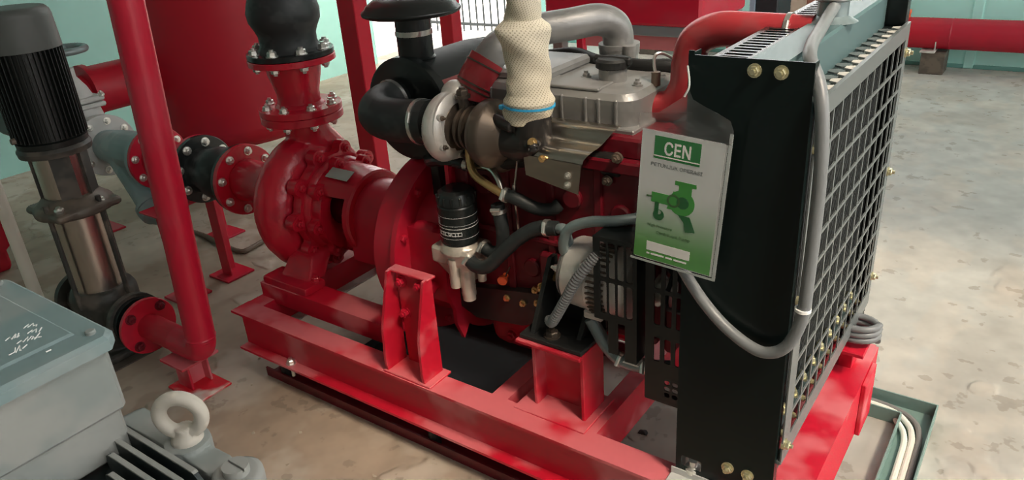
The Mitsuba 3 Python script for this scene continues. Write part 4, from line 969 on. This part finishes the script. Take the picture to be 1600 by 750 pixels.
flange(N_, 'flange', (-2.462, 1.09, 0.168), (1, 0, 0), 0.102, 0.016, 0.0, 4, 'm_red_cast', 'm_red_shaded', heads=1, ph=0.8, rb=0.078, bs=0.013)
U = 'riser_support'
thing(U, 'chipped red steel stool under the elbow of the slanting riser pipe', 'pipe support')
part(f'{U}__saddle', extx(Polygon([(1.02, 0.118), (1.02, 0.110), (1.16, 0.110), (1.16, 0.118)]), -2.295, -2.165), 'm_red_frame')
part(f'{U}__post', cat(box(-2.270, -2.190, 1.05, 1.058, 0.008, 0.112), box(-2.270, -2.190, 1.122, 1.13, 0.008, 0.112), box(-2.234, -2.226, 1.055, 1.125, 0.008, 0.112)), 'm_red_frame')
mat('m_red_chip', worn((0.54, 0.010, 0.022), (0.62, 0.58, 0.52), 9.0, 1.0, 0.06), 0.5)
part(f'{U}__foot_plate', box(-2.295, -2.115, 1.02, 1.15, 0, 0.009), 'm_red_chip', label='red foot plate with chipped pale edge')

# ------------------------------------------------------------------ upright multistage pump
B = 'jockey_pump'
thing(B, 'upright stainless multistage pump with ribbed black motor at the left', 'pump')
bx, by = -2.72, 1.09
b0 = V(bx, by, 0)
part(f'{B}__base', melt([box(bx - 0.12, bx + 0.12, by - 0.12, by + 0.12, 0.0, 0.035, 0.01), M3(lathe(b0, (0, 0, 1), [(0.02, 0.10), (0.10, 0.115), (0.24, 0.115), (0.27, 0.10)])), cyl((bx - 0.20, by, 0.168), (bx + 0.19, by, 0.168), 0.068)], 0.014, 5), 'm_dark_cast', sm=50)
part(f'{B}__port_flange', lathe((bx + 0.172, by, 0.168), (1, 0, 0), [(0, 0.07), (0, 0.100), (0.024, 0.100), (0.024, 0.05)], 40), 'm_dark_cast')
part(f'{B}__port_flange', lathe((bx - 0.20, by, 0.168), (1, 0, 0), [(0, 0.07), (0, 0.100), (0.024, 0.100), (0.024, 0.05)], 40), 'm_dark_cast')
part(f'{B}__check_valve', lathe((bx + 0.196, by, 0.168), (1, 0, 0), [(0, 0.088), (0.02, 0.088), (0.022, 0.06), (0.045, 0.06), (0.047, 0.085), (0.060, 0.085)], 40), 'm_black')
part(f'{B}__sleeve', lathe(b0 + V(0, 0, 0.265), (0, 0, 1), [(0, 0.088), (0.008, 0.086), (0.295, 0.086), (0.30, 0.088)], 56), 'm_stainless')
for i in range(4):
    a = math.radians(20 + 90 * i)
    q = b0 + 0.112 * V(math.cos(a), math.sin(a), 0)
    part(f'{B}__stay_bolt', cyl(q + V(0, 0, 0.22), q + V(0, 0, 0.62), 0.0085, n=12), 'm_dark_cast')
part(f'{B}__head', melt([M3(lathe(b0 + V(0, 0, 0.560), (0, 0, 1), [(0, 0.10), (0.004, 0.128), (0.032, 0.128), (0.045, 0.11), (0.07, 0.085)])), box(bx - 0.115, bx + 0.115, by - 0.115, by + 0.115, 0.566, 0.596, 0.02)], 0.012, 5), 'm_brown_iron', sm=50)
part(f'{B}__plug', bolt(b0 + V(0.075, -0.08, 0.592), (0.1, -0.2, 1), 0.015, 0.016), 'm_zinc')
part(f'{B}__plug', bolt(b0 + V(0.095, 0.05, 0.596), (0, 0, 1), 0.010, 0.01), 'm_zinc')
part(f'{B}__lantern', cat([hull([b0 + V(0.09 * math.cos(a + s), 0.09 * math.sin(a + s), z) * V(1, 1, 1) for s in (-0.35, 0.35) for z in (0.60, 0.79)] + [b0 + V(0.078 * math.cos(a + s), 0.078 * math.sin(a + s), z) for s in (-0.35, 0.35) for z in (0.60, 0.79)]) for a in (0.75, 2.3, 3.9, 5.9)] + [lathe(b0 + V(0, 0, 0.775), (0, 0, 1), [(0, 0.07), (0.004, 0.112), (0.022, 0.115), (0.034, 0.108)], 40)]), 'm_dark_cast')
part(f'{B}__coupling_guard', lathe(b0 + V(0, 0, 0.62), (0, 0, 1), [(0, 0.0795), (0.155, 0.0795)], 48), 'm_stainless')
part(f'{B}__motor', lathe(b0 + V(0, 0, 0.806), (0, 0, 1), [(0, 0.085), (0.004, 0.108), (0.022, 0.110), (0.026, 0.100), (0.33, 0.100)], 48), 'm_motor_black')
for i in range(44):
    a = 2 * math.pi * i / 44
    f_ = box(0.096, 0.1145, -0.0016, 0.0016, 0.835, 1.130, 0.0005)
    f_.apply_transform(trimesh.transformations.rotation_matrix(a, [0, 0, 1])); f_.apply_translation(b0)
    part(f'{B}__motor__fin', f_, 'm_motor_black', sm=False)
part(f'{B}__motor__fan_cover', lathe(b0 + V(0, 0, 1.118), (0, 0, 1), [(0, 0.100), (0.001, 0.1165), (0.100, 0.1135), (0.116, 0.110), (0.127, 0.10), (0.130, 0.085), (0.131, 0.0)], 48), 'm_motor_cap', sm=40)
part(f'{B}__motor__terminal_box', box(bx - 0.16, bx - 0.075, by - 0.09, by + 0.03, 0.84, 1.02, 0.01), 'm_motor_cap')
part(f'{B}__motor__nameplate', box(bx + 0.005, bx + 0.022, by - 0.122, by - 0.116, 1.02, 1.055, 0.001), 'm_zinc')
part(f'{B}__motor__lug', cyl(b0 + V(0.02, -0.118, 0.85), b0 + V(0.02, -0.130, 0.85), 0.01, n=14), 'm_brown_iron')
part(f'{B}__pump_base_plate', box(bx - 0.16, bx + 0.16, by - 0.16, by + 0.16, -0.002, 0.004, 0.001), 'm_brown_iron')

whole('pvc_conduit', cyl((-3.16, 1.02, 0.0), (-3.16, 1.02, 3.5), 0.0235, n=24), 'm_pvc', 'cream plastic conduit rising at the left edge behind the terminal box', 'conduit')
Z = 'small_red_pump'
thing(Z, 'dim dark red pump casing behind the cream conduit at the left edge', 'pump')
part(f'{Z}__casing', melt([M3(lathe((-4.02, 1.12, 0.22), (1, 0, 0), [(0, 0.10), (0.05, 0.15), (0.14, 0.15), (0.2, 0.09)])), box(-4.0, -3.86, 1.04, 1.2, 0.0, 0.2, 0.01)], 0.02, 5), 'm_red_tank', sm=50)
part(f'{Z}__flange', lathe((-3.82, 1.12, 0.22), (1, 0, 0), [(0, 0.11), (0.03, 0.11)], 32), 'm_red_tank')

# ------------------------------------------------------------------ grey motor in the foreground
M = 'electric_motor'
thing(M, 'big grey finned electric motor with lifting eye in the near left corner', 'motor')
my, mz = 0.24, 0.66
part(f'{M}__body', lathe((-1.42, my, mz), (1, 0, 0), [(0, 0.15), (0.01, 0.165), (0.03, 0.17), (0.66, 0.17), (0.67, 0.16), (0.73, 0.10)], 64), 'm_fin', sm=35)
part(f'{M}__end_shield', lathe((-0.745, my, mz), (1, 0, 0), [(0, 0.15), (0, 0.188), (0.004, 0.192), (0.035, 0.192), (0.04, 0.186), (0.05, 0.15), (0.07, 0.10)], 64), 'm_grey_paint', sm=35)
for a in (110, 10, -80):
    q = V(-0.735, my + 0.18 * math.cos(math.radians(a)), mz + 0.18 * math.sin(math.radians(a)))
    part(f'{M}__end_shield__lug', melt([cyl(q - V(0.05, 0, 0), q + V(0.03, 0, 0), 0.026, n=20)], 0.01, 3), 'm_grey_paint', sm=50)


def fin(y, z_in, z_out, x0, x1):
    h_ = z_out - z_in
    p = Polygon([(x0, z_in), (x0, z_out - 0.012), (x0 + 0.004, z_out - 0.003), (x0 + 0.012, z_out), (x1 - 0.012, z_out), (x1, z_out - 0.01), (x1, z_in)])
    return exty(p, y - 0.003, y + 0.003)


ye = 0.378
for i in range(9):
    y = ye - 0.033 - 0.0185 * i
    zi = mz + math.sqrt(max(0.168 ** 2 - (y - my) ** 2, 0.0)) - 0.012
    zo = 0.868 - 0.0016 * i - 0.75 * max(0, i - 2) ** 1.6 * 0.0028
    fx = -0.98 + 0.03 * (i > 1) * min(i, 3)
    k = part(f'{M}__fin', fin(y, zi, zo - 0.0025, fx, -0.765), 'm_fin')
    part(f'{k}__worn_edge', exty(Polygon([(fx + 0.010, zo - 0.0025), (fx + 0.014, zo), (-0.778, zo), (-0.774, zo - 0.0025)]), y - 0.0034, y + 0.0034), 'm_grey_paint')
for i in range(8):
    a = math.radians(20 - 11 * i)
    f_ = box(-1.38, -0.765, 0.16, 0.19, -0.003, 0.003, 0.002)
    f_.apply_transform(trimesh.transformations.rotation_matrix(a, [1, 0, 0])); f_.apply_translation((0, my, mz))
    part(f'{M}__fin', f_, 'm_grey_paint')
ye = 0.378
part(f'{M}__lifting_boss', melt([hull([(-1.02, ye - 0.018, 0.77), (-0.70, ye - 0.018, 0.77), (-0.70, ye + 0.03, 0.70), (-1.02, ye + 0.03, 0.70), (-1.0, ye - 0.016, 0.846), (-0.78, ye - 0.016, 0.848), (-0.78, ye + 0.022, 0.846), (-1.0, ye + 0.022, 0.842)]), cyl((-0.748, ye + 0.004, 0.76), (-0.748, ye + 0.004, 0.85), 0.032), cyl((-0.855, ye + 0.005, 0.80), (-0.855, ye + 0.005, 0.856), 0.030)], 0.010, 4), 'm_grey_paint', sm=50)
ey = V(-0.855, ye + 0.006, 0.0)
to = trimesh.creation.torus(0.0275, 0.0098, 48, 20)
to.apply_transform(frame(ey + V(0, 0, 0.895), unit(V(0.80, 0.60, 0)), (0, 0, 1)))
part(f'{M}__eye_bolt', melt([to, M3(lathe(ey + V(0, 0, 0.848), (0, 0, 1), [(0, 0.021), (0.012, 0.021), (0.020, 0.014), (0.03, 0.012)], 24))], 0.005, 4), 'm_eye', sm=60, label='cast lifting eye')
s_ = f'{M}__screw'
part(s_, TM(M3(cyl((-0.748, ye + 0.004, 0.84), (-0.748, ye + 0.004, 0.862), 0.0165, n=28)) - M3(box(-0.770, -0.726, ye + 0.0025, ye + 0.0055, 0.858, 0.87, 0))), 'm_grey_paint', sm=25)
# terminal box
Tb = f'{M}__terminal_box'
part(Tb, cat(box(-1.215, -0.918, 0.02, 0.352, 0.905, 1.004, 0.006), box(-1.205, -0.925, 0.03, 0.345, 0.84, 0.908, 0.004)), 'm_grey_paint', label='grey terminal box')
lid = sbox(-1.226, 0.008, -0.904, 0.364)
lid = lid.difference(Polygon([(-0.904, 0.364), (-0.922, 0.364), (-0.904, 0.350)])).difference(Polygon([(-1.226, 0.364), (-1.205, 0.364), (-1.226, 0.347)]))
e = np.array(lid.exterior.coords)[:-1]; e2 = np.array(lid.buffer(-0.006, join_style=2).exterior.coords)[:-1]
part(f'{Tb}__lid', cat(hull(np.vstack([np.c_[e, np.full(len(e), 1.002)], np.c_[e, np.full(len(e), 1.016)], np.c_[e2, np.full(len(e2), 1.0215)]])), hull(np.vstack([np.c_[np.array(sbox(-1.195, 0.04, -0.945, 0.332).exterior.coords)[:-1], np.full(4, 1.020)], np.c_[np.array(sbox(-1.19, 0.045, -0.95, 0.327).exterior.coords)[:-1], np.full(4, 1.0245)]]))), 'm_lid')
for x, y in ((-0.930, 0.342), (-1.195, 0.345)):
    part(f'{Tb}__lid__screw', cyl((x, y, 1.019), (x, y, 1.0265), 0.0065, n=18, ch=0.0015), 'm_grey_paint')
chalk = [[(-1.0181, 0.3011), (-1.0234, 0.3101), (-1.0154, 0.3052), (-1.0201, 0.3146), (-1.0128, 0.3106), (-1.012, 0.3151), (-1.008, 0.312)], [(-0.9993, 0.2974), (-1.0031, 0.3056), (-0.9979, 0.302), (-1.001, 0.3093), (-0.9927, 0.3049)], [(-0.9905, 0.3074), (-0.9984, 0.3147)], [(-1.0068, 0.2742), (-1.0111, 0.2818), (-1.0031, 0.28), (-1.0132, 0.2896), (-1.0034, 0.2836), (-1.0034, 0.2899)], [(-1.0119, 0.289), (-1.0041, 0.2845)], [(-1.011, 0.2921), (-1.0013, 0.2861)], [(-0.9857, 0.2786), (-0.9886, 0.2856), (-0.982, 0.2844), (-0.9906, 0.2946), (-0.9794, 0.2884), (-0.9878, 0.2974), (-0.9843, 0.2981), (-0.9792, 0.2934)], [(-0.9758, 0.2953), (-0.9868, 0.3069)], [(-0.9806, 0.2964), (-0.9746, 0.3035)], [(-0.9664, 0.2608), (-0.9669, 0.2676), (-0.9777, 0.2734), (-0.964, 0.268), (-0.9787, 0.2789), (-0.9643, 0.2726), (-0.9645, 0.2749)], [(-0.9669, 0.2771), (-0.9715, 0.2842)], [(-0.9318, 0.2886), (-0.9315, 0.2947)]]
for st in chalk:
    part(f'{Tb}__lid__chalk_mark', tube([(x, y, 1.0245) for x, y in st], 0.0008, 6, smooth=False), 'm_chalk', sm=False)
part(f'{M}__base', cat(box(-1.35, -0.80, my - 0.17, my + 0.17, 0.44, 0.50, 0.01), box(-1.30, -1.2, my - 0.16, my + 0.16, 0.0, 0.45, 0.005), box(-0.95, -0.85, my - 0.16, my + 0.16, 0.0, 0.45, 0.005)), 'm_grey_paint')

thing('shade_tray', 'shallow black tray added on the floor for the shade under the engine', 'tray')
part('shade_tray__pan', box(-1.84, -1.075, 1.335, 1.86, 0.002, 0.006), 'm_black_matte')  # added black sheet that darkens the floor in place of engine shade
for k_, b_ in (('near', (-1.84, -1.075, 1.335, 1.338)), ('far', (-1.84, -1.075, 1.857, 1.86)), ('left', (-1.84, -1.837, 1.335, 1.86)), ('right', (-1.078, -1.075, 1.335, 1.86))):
    part('shade_tray__rim', box(*b_, 0.002, 0.04, 0.001), 'm_black_matte')

# ------------------------------------------------------------------ things behind
for key, x, y, w, d, lab in (('steel_column', -2.80, 2.55, 0.115, 0.09, 'dark red box-section column behind the air cleaner elbow'), ('steel_column_001', -3.42, 3.98, 0.105, 0.10, 'faded red column between rain cap and drum of the air cleaner')):
    thing(key, lab, 'column')
    part(f'{key}__post', box(x - w / 2, x + w / 2, y, y + d, 0.012, 3.5, 0.004), 'm_red_tank')
    part(f'{key}__base_plate', box(x - w / 2 - 0.06, x + w / 2 + 0.06, y - 0.06, y + d + 0.06, 0.0, 0.012, 0.002), 'm_red_tank')
Ft = 'fuel_tank'
thing(Ft, 'bright red rectangular fuel tank on legs behind the engine', 'tank')
part(f'{Ft}__body', box(-2.112, -1.31, 3.2, 3.75, 0.868, 1.55, 0.012), 'm_red')
part(f'{Ft}__base_rail', box(-2.10, -1.32, 3.21, 3.26, 0.822, 0.868, 0.003), 'm_bluegrey')
part(f'{Ft}__base_rail', box(-2.10, -1.32, 3.69, 3.74, 0.822, 0.868, 0.003), 'm_bluegrey')
part(f'{Ft}__brace', box(-1.93, -1.34, 3.235, 3.26, 0.755, 0.822, 0.003), 'm_pink')
for x in (-1.925, -1.36):
    for y in (3.23, 3.72):
        part(f'{Ft}__leg', box(x - 0.019, x + 0.019, y - 0.019, y + 0.019, 0.0, 0.83, 0.003), 'm_red')
whole('grey_post', box(-2.19, -2.13, 3.38, 3.44, 0.0, 0.86, 0.004), 'm_alu', 'short grey post left of the red fuel tank leg', 'post')
L = 'header_pipe'
thing(L, 'long dull red header pipe along the turquoise back wall', 'pipe')
part(f'{L}__pipe', cyl((-3.3, 6.40, 0.285), (3.9, 6.40, 0.285), 0.109, n=40), 'm_red_tank')
part(f'{L}__weld', lathe((-0.70, 6.40, 0.285), (1, 0, 0), [(-0.006, 0.108), (0, 0.1125), (0.006, 0.108)], 40), 'm_red_tank')
part(f'{L}__valve_stub', cat(cyl((-1.02, 6.40, 0.39), (-1.02, 6.40, 0.42), 0.03, n=16), box(-1.06, -0.99, 6.37, 6.43, 0.415, 0.445, 0.006)), 'm_orange')
for i, x in enumerate((-0.80, 1.6, -3.1)):
    k = name('pipe_block')
    thing(k, ['rusty brown support block under the header pipe right of the radiator', 'support block under the far right end of the header pipe', 'support block under the header pipe behind the engine'][i], 'pipe support')
    part(f'{k}__block', box(x - 0.07, x + 0.09, 6.32, 6.50, 0.0, 0.165, 0.004), 'm_brown_iron')
    part(f'{k}__cap_plate', box(x - 0.08, x + 0.02, 6.29, 6.42, 0.160, 0.174, 0.002), 'm_bare')
    part(f'{k}__strap', box(x + 0.012, x + 0.020, 6.30, 6.31, 0.165, 0.30, 0.001), 'm_bare')
Cb = 'cabinet'
thing(Cb, 'dark navy cabinet with pale blue side behind the red radiator hose', 'cabinet')
part(f'{Cb}__body', box(-1.515, -1.385, 4.5, 4.75, 0.0, 0.95, 0.008), 'm_navy')
part(f'{Cb}__trim', box(-1.55, -1.515, 4.5, 4.75, 0.0, 0.95, 0.004), 'm_paleblue')
Ct = 'carton'
thing(Ct, 'beige carton with brown flap behind the clamp of the red radiator hose', 'box')
part(f'{Ct}__body', box(-1.52, -1.365, 5.0, 5.3, 0.0, 0.72, 0.004), 'm_carton')
part(f'{Ct}__flap', box(-1.365, -1.30, 5.0, 5.3, 0.0, 0.72, 0.004), 'm_carton_brown')
# cable trunking on the floor
Tr = 'cable_tray'
thing(Tr, 'grey-green steel floor trunking with an L bend right of the radiator', 'cable tray')
def trough(pts_in, pts_out, key):
    pass
part(f'{Tr}__floor_plate', extz(Polygon([(-0.62, 2.125), (-0.10, 2.125), (-0.10, 0.75), (-0.185, 0.75), (-0.185, 2.035), (-0.62, 2.035)]), 0.001, 0.004), 'm_tray')
part(f'{Tr}__side', extz(Polygon([(-0.62, 2.125), (-0.10, 2.125), (-0.10, 0.75), (-0.104, 0.75), (-0.104, 2.121), (-0.62, 2.121)]), 0.001, 0.045), 'm_tray')
part(f'{Tr}__side', extz(Polygon([(-0.62, 2.035), (-0.185, 2.035), (-0.185, 0.75), (-0.181, 0.75), (-0.181, 2.039), (-0.62, 2.039)]), 0.001, 0.045), 'm_tray')
for i, (o, r, m_, lab) in enumerate(((0.030, 0.0085, 'm_cable_white', 'white cable in the floor trunking, outermost of its bundle'), (0.047, 0.0085, 'm_cable_white', 'white cable in the floor trunking next to the inner wall'), (0.014, 0.008, 'm_cable_grey', 'thin grey cable against the outer wall of the floor trunking'))):
    x1, y1 = -0.105 - o, 2.120 - o
    kx = 0.25 * o
    whole('cable', tube([(-0.60, y1 - 0.004, 0.013), (-0.45, y1, 0.014), (-0.33, y1 - 0.004, 0.014), (-0.22, y1 - 0.012, 0.014), (x1 - 0.035, y1 - 0.045, 0.014), (x1 - 0.008, y1 - 0.10, 0.014), (x1, y1 - 0.2, 0.014), (x1 + 0.004, 1.5, 0.014), (x1, 0.8, 0.014)], r, 10), m_, lab, 'cable')
whole('grey_coil', cat([tube([V(-0.300 + 0.048 * math.cos(a), 1.868 + 0.042 * math.sin(a), 0.361 + 0.0165 * a / 6.283) for a in np.linspace(0, 6.283 * 3, 60)], 0.009, 10, smooth=False)]), 'm_grey_hose', 'coil of grey hose lying on the red plate beside the radiator', 'hose', sm=60)
whole('black_stone', hull([(-0.80 + dx, 1.63 + dy, z) for dx, dy, z in ((0.014, 0.010, 0), (-0.014, 0.004, 0), (-0.012, -0.008, 0), (0.016, -0.004, 0), (0.01, 0.006, 0.012), (-0.006, 0.002, 0.010), (0.006, -0.004, 0.013))]), 'm_stone', 'small black chip on the floor between frame and radiator', 'stone')
rng = np.random.default_rng(5)
for i in range(8):
    x, y = [(-1.83, 1.02), (-1.62, 0.98), (-1.70, 1.10), (-2.05, 1.18), (-2.16, 1.30), (-1.45, 0.92), (-1.36, 1.08), (-1.95, 0.90), (-2.3, 1.32), (-1.5, 1.12), (-1.22, 0.98), (-1.78, 1.16), (-1.58, 0.86), (-1.3, 0.9)][i]
    s__ = 0.0025 + 0.003 * rng.random()
    whole('pebble', hull(np.c_[x + s__ * rng.normal(size=12), y + s__ * rng.normal(size=12), s__ * 0.8 * np.abs(rng.normal(size=12)) + 0.0]), 'm_pebble', 'tiny crumb of concrete on the floor in front of the red frame', 'pebble', 'concrete crumbs on the floor')
